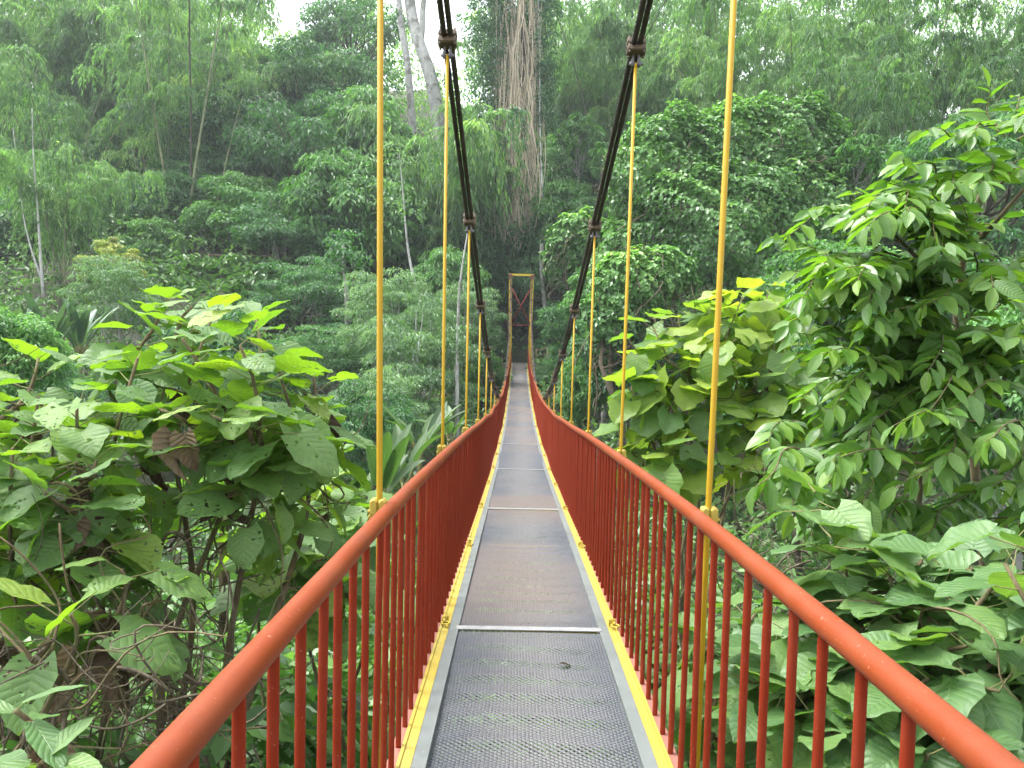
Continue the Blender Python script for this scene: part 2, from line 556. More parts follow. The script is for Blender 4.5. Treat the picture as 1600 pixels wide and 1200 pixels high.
# ------------------------------------------------------------------ ground
def ground_z(x, y):
    x = np.asarray(x, dtype=float)
    y = np.asarray(y, dtype=float)
    s = np.clip((-x - 6) / 12, 0, 1)
    s = s * s * (3 - 2 * s)
    r = np.clip((x - 6) / 14, 0, 1)
    r = r * r * (3 - 2 * r)
    act = np.clip((y - 14) / 22, 0, 1)
    yy = y + (22 * s + 12 * r) * act
    z = np.interp(yy, [-60, -20, 0, 4, 10, 20, 32, 42, 50, 56, 60, 70, 85, 110, 160, 260],
                  [0.5, -1.2, -2.6, -3.4, -5.4, -7.0, -7.3, -5.0, -2.6, -1.75, -1.6, 2.6, 11, 24, 44, 70])
    z = z + 0.35 * np.sin(x * 0.55 + 1.3) * np.cos(y * 0.43) * np.clip(np.abs(x) / 5, 0.2, 1)
    return z


def build_ground():
    xs = np.linspace(-160, 160, 161)
    ys = np.linspace(-60, 260, 161)
    X, Y = np.meshgrid(xs, ys)
    V = np.stack([X, Y, ground_z(X, Y)], -1).reshape(-1, 3)
    nx = len(xs)
    i = np.arange(len(ys) - 1)[:, None] * nx
    j = np.arange(nx - 1)[None, :]
    Q = np.stack([i + j, i + j + 1, i + nx + j + 1, i + nx + j], -1).reshape(-1, 4)
    o = new_obj('ground', make_mesh('ground', V, [Q], M['ground']))
    tag(o, kind='structure')


build_ground()

# ------------------------------------------------------------------ the footbridge
Y_FAR = 56.0
RAIL_X, RAIL_H = 0.606, 1.12


_dy = np.arange(-4.0, 62.0, 0.25)
_dv = np.interp(_dy, [-4, 1.05, 3.0, 4.6, 7.5, 11.0, 14.0], [-1.60, -1.728, -1.782, -1.868, -2.03, -2.27, -2.44])
_dv = np.where(_dy > 14.0, -2.80 + 0.00164 * (_dy - 28.0) ** 2 - 0.06 * np.clip((_dy - 24) / -10, -1, 1) * 0, _dv)
_k = np.exp(-0.5 * (np.arange(-8, 9) / 4.0) ** 2)
_dv = np.convolve(np.pad(_dv, 8, mode='edge'), _k / _k.sum(), mode='valid')


def dz(y):
    """height of the deck: it sags towards mid span"""
    return np.interp(np.asarray(y, dtype=float), _dy, _dv)


def cz(y):
    return -1.82 + 0.0082 * (np.asarray(y, dtype=float) - 27.5) ** 2


def chalf(y):
    u = np.abs(np.asarray(y, dtype=float) - 27.5) / 28.5
    return 0.648 + 0.15 * u ** 8


def rail_path(side, ys):
    w = 0.010 * np.sin(ys * 1.1 + side) + 0.012 * np.sin(ys * 0.37 + 2 * side)
    k = np.clip((ys - 8) / 10, 0, 1)
    return np.stack([side * RAIL_X + w * k, ys, dz(ys) + RAIL_H + 0.018 * np.sin(ys * 1.25 + side * 0.7) * k], -1)


BR = empty('footbridge', (0, 0, float(dz(0)) - 0.1),
           'red and yellow suspension footbridge with a steel mesh deck crossing the ravine', 'footbridge')
BO = np.array([0, 0, float(dz(0)) - 0.1])


def bpart(mb, name, mat, parent=BR, smooth=True):
    """a part whose shapes were collected in world coordinates"""
    V = np.concatenate(mb.V) - BO
    fs = [np.concatenate(mb.F[k]) for k in sorted(mb.F)]
    return new_obj(name, make_mesh(name, V, fs, mat, smooth=smooth), parent)


def strip(y0, y1, x0, x1, zoff0, zoff1, step=0.5):
    """a bar of rectangular section following the deck"""
    ys = np.linspace(y0, y1, max(2, int((y1 - y0) / step) + 1))
    b = MB()
    z = dz(ys)
    V = []
    for (x, zo) in ((x0, zoff0), (x1, zoff0), (x1, zoff1), (x0, zoff1)):
        V.append(np.stack([np.full_like(ys, x), ys, z + zo], -1))
    n = len(ys)
    V = np.concatenate(V)
    Q = []
    for k in range(4):
        k2 = (k + 1) % 4
        i = np.arange(n - 1)
        Q.append(np.stack([k * n + i, k2 * n + i, k2 * n + i + 1, k * n + i + 1], -1))
    Q = np.concatenate(Q)
    caps = np.array([[0, 3 * n, 2 * n, n], [n - 1, 2 * n - 1, 3 * n - 1, 4 * n - 1]])
    b.add(V, [Q, caps])
    return b


# baluster shared by all
_bal_len = RAIL_H - 0.005
mb = MB()
mb.tube([(0, 0, -0.012), (0, 0, _bal_len * 0.5), (0, 0, _bal_len)], 0.0125, 10, cap=False)
BAL_ME = mb.mesh('baluster', M['red'])
BAL_STEP = 0.197
bal_ys = np.arange(0.565, 55.6, BAL_STEP)
N_NEAR = 150
for side in (-1, 1):
    ys = np.concatenate([np.linspace(-1.0, 3.0, 40), np.linspace(3.2, 56.2, 220)])
    mb = MB()
    mb.tube(rail_path(side, ys), 0.031, 20)
    rail = bpart(mb, 'railing', M['rail'])
    bp_ = rail_path(side, bal_ys)
    jit = rng.normal(0, 0.004, len(bal_ys))
    for k, (p, y) in enumerate(zip(bp_[:N_NEAR], bal_ys)):
        m4 = Matrix.Translation((p[0], y + jit[k], float(dz(y)) + 0.0 - BO[2] + 0.0)) @ Matrix.Rotation(rng.normal(0, 0.004), 4, 'X') @ Matrix.Rotation(rng.normal(0, 0.003), 4, 'Y')
        o = new_obj('baluster', BAL_ME, rail, mat4=m4)
    mb = MB()
    for p, y in zip(bp_[N_NEAR:], bal_ys[N_NEAR:]):
        mb.tube([(p[0], y, float(dz(y)) - 0.012), (p[0], y, float(dz(y)) + RAIL_H)], 0.0125, 6, cap=False)
    o = bpart(mb, 'far_baluster', M['red'], rail)
    tag(o, kind='stuff')
    # bottom rail that the balusters stand on
    a, b_ = sorted((side * 0.5925, side * 0.634))
    o = bpart(strip(-1.0, 56.0, a, b_, -0.055, -0.004), 'bottom_rail', M['pink'], rail, smooth=False)

# deck: grey frame bars, yellow edge beams, expanded metal panels, flat bars over the joints
PANEL = 5.1
Y0P = -0.13
JOINTS = [Y0P + PANEL * k for k in range(0, 12)]
FR_IN, FR_OUT, YE_OUT = 0.463, 0.525, 0.590
beams = {}
for side in (-1, 1):
    a, b_ = sorted((side * FR_IN, side * FR_OUT))
    bpart(strip(-1.0, 56.0, a, b_, -0.05, 0.006), 'deck_frame', M['frame'], smooth=False)
    a, b_ = sorted((side * (FR_OUT + 0.003), side * YE_OUT))
    beams[side] = bpart(strip(-1.0, 56.0, a, b_, -0.09, 0.000), 'edge_beam', M['pale_yellow'], smooth=False)
    a, b_ = sorted((side * (YE_OUT - 0.016), side * (YE_OUT - 0.001)))
    bpart(strip(-1.0, 56.0, a, b_, 0.0005, 0.008), 'flange', M['pale_yellow'], beams[side], smooth=False)


def panel_mesh(seed):
    g = np.random.default_rng(seed)
    lx, ly = 0.0362, 0.028
    nx, ny = int(0.945 / lx) + 1, int((PANEL - 0.05) / ly)
    i, j = np.meshgrid(np.arange(nx + 1), np.arange(ny + 1))
    X = i * lx - nx * lx / 2
    Yv = j * ly - ny * ly / 2
    A = np.stack([X, Yv], -1).reshape(-1, 2)
    # mid nodes
    i2, j2 = np.meshgrid(np.arange(nx), np.arange(ny))
    Bm = np.stack([(i2 + 0.5) * lx - nx * lx / 2, (j2 + 0.5) * ly - ny * ly / 2], -1).reshape(-1, 2)
    segs = []
    for di, dj in ((0, 0), (1, 0), (0, 1), (1, 1)):
        nodes = np.stack([(i2 + di) * lx - nx * lx / 2, (j2 + dj) * ly - ny * ly / 2], -1).reshape(-1, 2)
        segs.append(np.concatenate([Bm, nodes], 1))
    S = np.concatenate(segs)
    ph = g.uniform(0, 6, 6)
    def zz(x, y):
        env = np.clip((0.465 - np.abs(x)) / 0.15, 0, 1) * np.clip((PANEL / 2 - np.abs(y)) / 0.15, 0, 1)
        band = 0.5 + 0.5 * np.sin(y * 24 + ph[0] + 0.6 * np.sin(x * 5 + ph[1]) + 0.8 * np.sin(y * 3.1 + ph[2]))
        return env * (0.013 * band ** 2 + 0.006 * np.sin(y * 4.0 + ph[3]) * np.cos(x * 3 + ph[4]) - 0.004)
    wv = np.array([0.0, 0.0046, 0.0025])
    a3 = np.stack([S[:, 0], S[:, 1], zz(S[:, 0], S[:, 1])], -1)
    b3 = np.stack([S[:, 2], S[:, 3], zz(S[:, 2], S[:, 3])], -1)
    n = len(S)
    V = np.stack([a3 - wv, b3 - wv, b3 + wv, a3 + wv], 1).reshape(-1, 3)
    Q = np.arange(n * 4).reshape(-1, 4)
    return make_mesh('deck_panel', V, [Q], M['deck'], smooth=False)


PANELS = [panel_mesh(s) for s in (1, 2, 3)]
for k in range(11):
    ya, yb = JOINTS[k], JOINTS[k + 1]
    za, zb = float(dz(ya)), float(dz(yb))
    # a slightly bent strip is close enough to straight over one panel: follow the chord
    m4 = (Matrix.Translation((0, (ya + yb) / 2, (za + zb) / 2 - BO[2] - 0.008))
          @ Matrix.Rotation(math.atan2(zb - za, yb - ya), 4, 'X'))
    new_obj('deck_panel', PANELS[k % 3], BR, mat4=m4)
for k, y in enumerate(JOINTS[1:]):
    mb = MB()
    tilt = rng.normal(0, 0.006)
    mb.box((0, y, float(dz(y)) + 0.007), (0.955, 0.062, 0.008), Matrix.Rotation(0.03 + tilt, 4, 'Z'), 0.002)
    bpart(mb, 'joint_bar', M['bar'], smooth=False)
# cross beams under the deck
mb0 = MB()
mb0.box((0, 0, -0.14), (1.36, 0.08, 0.10))
CB = mb0.mesh('cross_beam', M['pale_yellow'], False)
H_YS = 3.0 + 2.55 * np.arange(0, 21)
for y in H_YS:
    new_obj('cross_beam', CB, BR, mat4=Matrix.Translation((0, y, float(dz(y)) - BO[2])))

# eye rings along the edge beams
mb = MB()
mb.box((0.0, 0.0, 0.026), (0.046, 0.010, 0.050), None, 0.003)
mb.torus((0.012, -0.05, 0.022), 0.026, 0.0065, 'z', 22, 8)
mb.torus((0.012, -0.086, 0.010), 0.014, 0.006, 'x', 14, 8)
mb.tube([(0.012, -0.03, 0.026), (0.012, 0.012, 0.026)], 0.010, 8)
EYE = mb.mesh('eye_ring', M['ring'])
for side in (-1, 1):
    for k in range(-1, 20):
        y = 5.08 + 2.55 * k
        m4 = (Matrix.Translation((side * 0.560, y + rng.normal(0, 0.03), float(dz(y)) - BO[2] + 0.004))
              @ Matrix.Rotation(rng.normal(0, 0.2), 4, 'Z') @ Matrix.Diagonal((side, 1, 1, 1)).to_4x4())
        new_obj('eye_ring', EYE, beams[side], mat4=m4)

# main cables: two twisted wire ropes on each side
for side in (-1, 1):
    for dx, dzz in ((-0.0225, 0.0), (0.0225, 0.006)):
        yn = np.linspace(-1.0, 14.0, 430)
        yf = np.linspace(14.2, 55.9, 200)
        ys = np.concatenate([yn, yf])
        P = np.stack([side * chalf(ys) + dx, ys, cz(ys) + dzz - (0.03 if side > 0 else 0)], -1)
        mb = MB()
        mb.tube(P, 0.0208, 18, lobes=6, lobe_amp=0.07, twist=24.0)
        bpart(mb, 'main_cable', M['cable'])

# hangers
def clamp_mesh():
    mb = MB()
    for sz in (-1, 1):
        mb.box((0, 0, sz * 0.033), (0.150, 0.10, 0.054), None, 0.012)
    for sx in (-1, 1):
        for sy in (-1, 1):
            mb.tube([(sx * 0.058, sy * 0.032, -0.075), (sx * 0.058, sy * 0.034, 0.078)], 0.010, 6)
    return mb.mesh('cable_clamp', M['clamp'], False)


def shackle_mesh():
    mb = MB()
    for sx in (-1, 1):
        mb.tube([(sx * 0.018, 0, -0.02), (sx * 0.020, 0, -0.075), (sx * 0.024, 0, -0.105), (sx * 0.020, 0, -0.135)], [0.008, 0.008, 0.014, 0.012], 8)
    mb.tube([(-0.045, 0, -0.115), (0.055, 0, -0.115)], 0.011, 8)
    return mb.mesh('shackle', M['steel'])


def bracket_mesh():
    mb = MB()
    for sx in (-1, 1):
        mb.box((sx * 0.0215, 0, 0), (0.039, 0.055, 0.085), None, 0.010)
    mb.tube([(-0.05, -0.012, -0.02), (0.05, -0.012, -0.02)], 0.010, 6)
    mb.box((0.0, 0.0, -0.05), (0.10, 0.03, 0.02), None, 0.004)
    return mb.mesh('rail_bracket', M['pale_yellow'], False)


CLAMP, SHACK, BRACK = clamp_mesh(), shackle_mesh(), bracket_mesh()
for side in (-1, 1):
    for k, y in enumerate(H_YS):
        top = np.array([side * float(chalf(y)), y, float(cz(y)) - (0.03 if side > 0 else 0)])
        rp = rail_path(side, np.array([y]))[0]
        foot = np.array([side * 0.640, y, float(dz(y)) - 0.16])
        slope = math.atan(2 * 0.0082 * (y - 27.5))
        mb = MB()
        zt = max(top[2] - 0.11, rp[2] + 0.1)
        knee = np.array([side * 0.648, y, rp[2]])
        if top[2] - 0.11 > rp[2] + 0.15:
            mb.tube([(top[0], y, zt), tuple(knee), tuple(foot)], 0.0118, 10)
        else:
            mb.tube([tuple(knee + np.array([0, 0, 0.06])), tuple(foot)], 0.0118, 10)
        h = bpart(mb, 'hanger', M['yellow'])
        c4 = Matrix.Translation(tuple(top - BO)) @ Matrix.Rotation(slope, 4, 'X')
        new_obj('cable_clamp', CLAMP, h, mat4=c4 @ Matrix.Scale(0.88, 4))
        new_obj('shackle', SHACK, h, mat4=Matrix.Translation(tuple(top - BO)))
        new_obj('rail_bracket', BRACK, h, mat4=Matrix.Translation((side * 0.652, y, rp[2] - BO[2] + 0.010)) @ Matrix.Scale(0.8, 4))

# far tower
tz0 = float(dz(Y_FAR))
TT = float(cz(Y_FAR)) + 0.05
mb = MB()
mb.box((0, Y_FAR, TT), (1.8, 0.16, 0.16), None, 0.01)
tower = bpart(mb, 'tower', M['tower_yellow_lit'], smooth=False)
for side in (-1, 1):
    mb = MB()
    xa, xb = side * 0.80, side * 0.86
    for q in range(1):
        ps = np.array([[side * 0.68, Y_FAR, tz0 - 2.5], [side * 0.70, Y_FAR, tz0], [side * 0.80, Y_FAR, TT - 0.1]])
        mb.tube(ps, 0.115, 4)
    bpart(mb, 'column', M['tower_yellow_lit'], tower, smooth=False)
    mb = MB()
    mb.box((side * 0.80, Y_FAR - 0.02, TT - 0.22), (0.32, 0.34, 0.10), None, 0.01)
    mb.box((side * 0.80, Y_FAR - 0.02, TT - 0.02), (0.26, 0.30, 0.16), None, 0.03)
    bpart(mb, 'saddle', M['pink'], tower, smooth=False)
    for k in range(8):                          # rungs of collars along the column
        mb = MB()
        z = tz0 + 0.9 + k * 0.62
        x = side * (0.70 + 0.10 * (z - tz0) / (TT - tz0))
        mb.box((x, Y_FAR, z), (0.25, 0.25, 0.045))
        bpart(mb, 'collar', M['pale_yellow'], tower, smooth=False)
zb0, zb1 = 1.32, 4.05
for (x0, z0, x1, z1) in ((-0.72, zb0, 0.76, zb1), (0.72, zb0, -0.76, zb1)):
    mb = MB()
    yy = Y_FAR + (0.03 if x0 < 0 else -0.03)
    mb.tube([(x0, yy, z0), (x1, yy, z1)], 0.055, 6)
    bpart(mb, 'brace', M['tower_red'], tower)
mb = MB()
mb.tube([(-0.73, Y_FAR, zb0 - 0.06), (0.73, Y_FAR, zb0 - 0.06)], 0.05, 6)
bpart(mb, 'tie_bar', M['tower_red'], tower)
# concrete landing behind the tower
mb = MB()
mb.box((0, 59.0, tz0 - 0.35), (2.4, 5.6, 0.6), None, 0.03)
o = mb.build('path', M['frame'], smooth=False)
tag(o, kind='structure')

# ================================================================== vegetation: shapes
UP = np.array([0.0, 0.0, 1.0])


def unit(n, g=rng):
    return nrm(g.normal(size=(n, 3)))


class Leaves:
    """collects many small leaves; becomes one mesh with a random value per leaf"""
    def __init__(self):
        self.V, self.F, self.A, self.n = [], {3: [], 4: []}, [], 0

    def add(self, P, D, N, L, W, a, hexa=False, fold=0.18, droop=0.12):
        P = np.asarray(P, float)
        n = len(P)
        if n == 0:
            return
        D = nrm(D)
        S = nrm(np.cross(D, N))
        N2 = np.cross(S, D)
        L = np.broadcast_to(np.asarray(L, float), (n,))[:, None]
        W = np.broadcast_to(np.asarray(W, float), (n,))[:, None]
        tip = P + D * L - N2 * (L * droop)
        if not hexa:
            m = P + D * (L * 0.42) + N2 * (W * fold)
            V = np.stack([P, m - S * W * 0.5, tip, m + S * W * 0.5], 1)
            b = self.n + np.arange(n)[:, None] * 4
            self.F[3] += [b + np.array([[0, 1, 2]]), b + np.array([[0, 2, 3]])]
            k = 4
        else:
            m1 = P + D * (L * 0.12) + N2 * (W * fold)
            m2 = P + D * (L * 0.55) + N2 * (W * fold * 0.7)
            V = np.stack([P, m1 - S * W * 0.40, m2 - S * W * 0.45, tip, m2 + S * W * 0.45, m1 + S * W * 0.40], 1)
            b = self.n + np.arange(n)[:, None] * 6
            self.F[4] += [b + np.array([[0, 1, 2, 3]]), b + np.array([[0, 3, 4, 5]])]
            k = 6
        self.V.append(V.reshape(-1, 3))
        self.A.append(np.repeat(np.asarray(a, float), k))
        self.n += n * k

    def mesh(self, name, mat, smooth=False):
        fs = [np.concatenate(self.F[k]) for k in (3, 4) if self.F[k]]
        return make_mesh(name, np.concatenate(self.V), fs, mat, attr=np.clip(np.concatenate(self.A), 0, 1), smooth=smooth)


def spread_leaves(lv, C, rad, n, g, L, W, flat=0.65, upbias=0.6, droop=0.3, hexa=False, tone=0.5, tone_sd=0.2, inner=0.55):
    """leaves over one clump"""
    u = unit(n, g)
    u[:, 2] = np.where(g.random(n) < upbias, np.abs(u[:, 2]), u[:, 2])
    u = nrm(u)
    r = rad * (inner + (1.05 - inner) * g.random(n) ** 0.6)
    P = C + u * r[:, None] * np.array([1, 1, flat])
    N = nrm(u * 0.55 + UP * 0.75 + g.normal(0, 0.38, (n, 3)))
    H = u * np.array([1, 1, 0.2]) + g.normal(0, 0.5, (n, 3)) - UP * droop
    D = nrm(H - N * np.sum(H * N, 1, keepdims=True) + -UP * droop * 0.4)
    s = g.uniform(0.65, 1.25, n)
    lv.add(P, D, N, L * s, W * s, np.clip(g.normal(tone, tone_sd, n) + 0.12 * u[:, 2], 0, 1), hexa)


def wobble_path(a, b, n, g, amp):
    t = np.linspace(0, 1, n)[:, None]
    P = np.asarray(a) * (1 - t) + np.asarray(b) * t
    for k in (1, 2, 3):
        P = P + g.normal(0, amp / k ** 0.8, 3) * np.sin(k * math.pi * t)
    return P


def tree_proto(name, seed, RX, RZ, H0, n_clump, per, L, W, leafm, barkm, trunk_r=0.22, droop=0.3, flat=0.65, clump=(0.7, 1.2), hexa=False,
               shape='round', tone_sd=0.2, hang=0):
    """returns (trunk mesh, crown mesh, R, H0); crown centre at z = H0"""
    g = np.random.default_rng(seed)
    lv = Leaves()
    C = []
    lobes = unit(5, g)
    amp = g.uniform(-0.25, 0.3, 5)
    while len(C) < n_clump:
        u = unit(1, g)[0]
        if u[2] < -0.75:
            continue
        k = 1 + np.sum(amp * np.maximum(0, lobes @ u) ** 3)
        r = (0.35 + 0.65 * g.random() ** 0.45) * k
        p = u * r * np.array([RX, RX, RZ])
        if shape == 'layer':
            p[2] = round(p[2] / 0.8) * 0.8 + g.normal(0, 0.28)
        C.append(p)
    C = np.array(C)
    for c in C:
        rad = g.uniform(*clump) * RX / 3.5
        tone = np.clip(g.normal(0.48, 0.14), 0.1, 0.9)
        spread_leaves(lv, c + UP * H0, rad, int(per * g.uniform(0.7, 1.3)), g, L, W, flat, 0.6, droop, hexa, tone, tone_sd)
    mb = MB()
    top = np.array([0, 0, H0 + RZ * 0.45])
    tp = wobble_path((0, 0, -9), top, 16, g, 0.5)
    mb.tube(tp, np.linspace(trunk_r * 1.35, trunk_r * 0.3, 16), 9)
    for c in C[:: max(1, n_clump // 22)]:
        t = np.clip((c[2] + H0 - 0.9 * np.linalg.norm(c[:2]) + 9) / (H0 + RZ * 0.45 + 9), 0.45, 0.93)
        a = tp[int(t * 15)]
        P = wobble_path(a, c + UP * H0, 7, g, 0.25)
        P[:, 2] -= 0.3 * np.sin(np.linspace(0, math.pi, 7))
        mb.tube(P, np.linspace(trunk_r * 0.42, 0.02, 7), 5)
    for _ in range(hang):
        c = C[g.integers(len(C))]
        ln = g.uniform(1.0, 3.5)
        a = c + UP * H0
        mb.tube(wobble_path(a, a + np.array([g.normal(0, 0.3), g.normal(0, 0.3), -ln]), 7, g, 0.12), 0.012, 3, cap=False)
    return mb.mesh(name + '_trunk', barkm), lv.mesh(name + '_crown', leafm), RX, H0


def bamboo_proto(seed, H=22.0, nc=9, spread=0.22, L=0.40, W=0.085, sprays=70, start=0.34, droop=1.0, bend=3.0):
    """returns (list of culm meshes, foliage mesh)"""
    g = np.random.default_rng(seed)
    lv = Leaves()
    culms = []
    for c in range(nc):
        az = c * 2.399 + g.normal(0, 0.3)
        out = np.array([math.cos(az), math.sin(az), 0])
        h = H * g.uniform(0.78, 1.08)
        lean = h * spread * g.uniform(0.2, 1.1)
        bd = bend * g.uniform(0.3, 1.5)
        t = np.linspace(0, 1, 26)[:, None]
        base = out * g.uniform(0.1, 0.8)
        P = base + out * (lean * t + bd * t ** 4) + UP * (h * (t - 0.16 * t ** 5 * g.uniform(0.4, 1.6)))
        mb = MB()
        under = np.array([base - UP * 6.0])
        PP = np.concatenate([under, P])
        mb.tube(PP, np.concatenate([[0.075], np.linspace(0.072, 0.012, 26)]), 7)
        culms.append(mb.mesh('culm', M['culm']))
        for s in range(sprays // 5):                      # plumes: drooping domes of sprays on a side branch
            tone = g.normal(0.47, 0.16)
            ts = start + (1 - start) * g.random() ** 0.8
            i = ts * 25
            i0 = min(int(i), 24)
            p0 = P[i0] * (1 - (i - i0)) + P[i0 + 1] * (i - i0)
            a1 = g.uniform(0, 2 * math.pi)
            reach = g.uniform(0.3, 1.9)
            hubp = p0 + np.array([math.cos(a1), math.sin(a1), 0]) * reach + UP * reach * g.uniform(0.0, 0.45)
            size = g.uniform(0.9, 1.75)
            for q_ in range(9):
                a2 = g.uniform(0, 2 * math.pi)
                o2 = np.array([math.cos(a2), math.sin(a2), 0])
                ln = size * g.uniform(0.8, 1.5)
                m = int(g.uniform(18, 30))
                q = np.sort(g.random(m))[:, None]
                path = hubp + o2 * ln * (q - 0.25 * q ** 2) + UP * (ln * (0.6 * q - droop * 1.25 * q ** 2))
                D = o2 * 0.5 + g.normal(0, 0.24, (m, 3)) - UP * (0.35 + 0.9 * q)
                N = nrm(UP * 0.7 + o2 * 0.6 + g.normal(0, 0.35, (m, 3)))
                sc = g.uniform(0.7, 1.25, m)
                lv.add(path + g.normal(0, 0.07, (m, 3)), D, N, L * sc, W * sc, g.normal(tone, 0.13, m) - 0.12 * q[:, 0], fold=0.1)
    return culms, lv.mesh('bamboo_foliage', M['lf_bamboo'])


def mound_proto(name, seed, lumps, n, L, W, leafm, twigs=60):
    """vine mass: leaves lying over a heap of ellipsoids, stems hanging inside"""
    g = np.random.default_rng(seed)
    lumps = np.array(lumps, float)            # x y z rx ry rz
    vol = lumps[:, 3] * lumps[:, 5]
    lv = Leaves()
    for k, lp in enumerate(lumps):
        m = int(n * vol[k] / vol.sum())
        for shell, frac in ((1.0, 0.62), (0.86, 0.38)):
            mm = int(m * frac)
            u = unit(mm, g)
            u[:, 1] = np.where(g.random(mm) < 0.6, -np.abs(u[:, 1]), u[:, 1])      # denser on the near face
            u[:, 2] = np.where(u[:, 2] < -0.55, -u[:, 2], u[:, 2])
            u = nrm(u)
            bump = 1 + 0.14 * np.sin(u[:, 0] * 7 + k) * np.cos(u[:, 2] * 6 + 2 * k) + 0.09 * np.sin(u[:, 0] * 17 + u[:, 2] * 13 + u[:, 1] * 9)
            P = lp[:3] + u * lp[3:] * (shell * bump * (1 + g.normal(0, 0.025, mm)))[:, None]
            # leave out those buried in another lump
            keep = np.ones(mm, bool)
            for j, lq in enumerate(lumps):
                if j != k:
                    d = np.linalg.norm((P - lq[:3]) / lq[3:], axis=1)
                    keep &= d > 0.84
            P, u = P[keep], u[keep]
            q = len(P)
            N = nrm(u * 0.8 + UP * 0.55 + g.normal(0, 0.35, (q, 3)))
            H = g.normal(0, 0.6, (q, 3)) - UP * 0.9
            D = nrm(H - N * np.sum(H * N, 1, keepdims=True))
            s = g.uniform(0.6, 1.3, q)
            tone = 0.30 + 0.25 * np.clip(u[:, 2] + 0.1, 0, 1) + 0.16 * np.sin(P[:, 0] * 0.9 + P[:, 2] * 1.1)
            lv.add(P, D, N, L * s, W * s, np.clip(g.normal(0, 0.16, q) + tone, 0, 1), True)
    mb = MB()
    for _ in range(twigs):
        lp = lumps[g.integers(len(lumps))]
        u = unit(1, g)[0]
        u[1] = -abs(u[1])
        a = lp[:3] + u * lp[3:] * g.uniform(0.92, 1.04)
        b = a + np.array([g.normal(0, 0.7), g.normal(0, 0.3), -g.uniform(0.6, 2.6)])
        mb.tube(wobble_path(a, b, 8, g, 0.35), g.uniform(0.012, 0.03), 4, cap=False)
    zmin = float(lumps[:, 2].min())
    for lp in lumps:
        mb.tube(wobble_path((lp[0] * 0.5, lp[1] * 0.5, zmin - 9), lp[:3], 10, g, 0.5), np.linspace(0.22, 0.06, 10), 6)
    return mb.mesh(name + '_stem', M['twig']), lv.mesh(name + '_foliage', leafm)


# ---- single leaves of the near plants
def blade_grid(nv, nu, width, lobe=0.15, tipk=1.0, fold=0.18, curl=0.15, ripple=0.03, seed=0, lobed=0.0, base_w=0.55, peak=0.32):
    g = np.random.default_rng(seed)
    v = np.linspace(0, 1, nv)
    u = np.linspace(-1, 1, nu)
    VV, UU = np.meshgrid(v, u, indexing='ij')
    a = peak
    w = np.where(v < a, base_w + (1 - base_w) * np.sin(v / a * math.pi / 2), np.cos((v - a) / (1 - a) * math.pi / 2) ** (0.75 * tipk))
    w = w * (1 + lobed * np.exp(-((v - 0.52) / 0.07) ** 2) - lobed * 0.7 * np.exp(-((v - 0.66) / 0.06) ** 2))
    w = np.maximum(w, 0.012)
    w = w * (1 + ripple * np.sin(v * 31 + g.uniform(0, 6)))
    w[-1] = 0.006
    x = UU * (w * width / 2)[:, None]
    y = VV - lobe * (UU ** 2) * (1 - VV) ** 3
    z = (np.abs(UU) ** 1.2) * fold * (w * width / 2)[:, None] - curl * VV ** 2
    z = z + 0.030 * np.sin(VV * 15 + UU * 3 + g.uniform(0, 6)) * np.abs(UU) * width + 0.02 * np.sin(UU * 5 + g.uniform(0, 6)) * VV * width
    V = np.stack([x, y, z], -1).reshape(-1, 3)
    uv = np.stack([(UU + 1) / 2, VV], -1).reshape(-1, 2)
    i = np.arange(nv - 1)[:, None] * nu
    j = np.arange(nu - 1)[None, :]
    Q = np.stack([i + j, i + j + 1, i + nu + j + 1, i + nu + j], -1).reshape(-1, 4)
    return V, uv, Q


def leaf_proto(name, blade, petiole, pitch, mat, stalk_r=0.010, twist=0.0):
    """origin where the stalk leaves the stem, +Y along the stalk, blade pitched down from its end"""
    V, uv, Q = blade
    c, s = math.cos(pitch), math.sin(pitch)
    V = V.copy()
    y, z = V[:, 1].copy(), V[:, 2].copy()
    V[:, 1] = y * c + z * s
    V[:, 2] = -y * s + z * c
    if twist:
        x, z = V[:, 0].copy(), V[:, 2].copy()
        V[:, 0] = x * math.cos(twist) + z * math.sin(twist)
        V[:, 2] = -x * math.sin(twist) + z * math.cos(twist)
    mb = MB()
    pe = np.array([[0, 0, 0], [0, petiole * 0.5, -0.02 * petiole], [0, petiole, 0]])
    mb.tube(pe, [stalk_r * 1.3, stalk_r, stalk_r * 0.8], 5, cap=False)
    V = V + np.array([0, petiole, 0])
    SV = np.concatenate(mb.V)
    SQ = np.concatenate(mb.F[4])
    VV = np.concatenate([V, SV])
    uvs = np.concatenate([uv, np.full((len(SV), 2), 0.5)])
    midx = np.concatenate([np.zeros(len(Q)), np.ones(len(SQ))])
    return make_mesh(name, VV, [np.concatenate([Q, SQ + len(V)])], [mat, M['petiole']], uv=uvs, midx=midx)


def frame(P, D, N, s=1.0, roll=0.0):
    D = Vector(D).normalized()
    N = Vector(N)
    X = D.cross(N)
    if X.length < 1e-4:
        X = D.cross(Vector((1, 0, 0.1)))
    X.normalize()
    Z = X.cross(D)
    m = Matrix(((X.x, D.x, Z.x), (X.y, D.y, Z.y), (X.z, D.z, Z.z)))
    if roll:
        m = m @ Matrix.Rotation(roll, 3, 'Y')
    return Matrix.Translation(Vector(P)) @ (m * s).to_4x4()


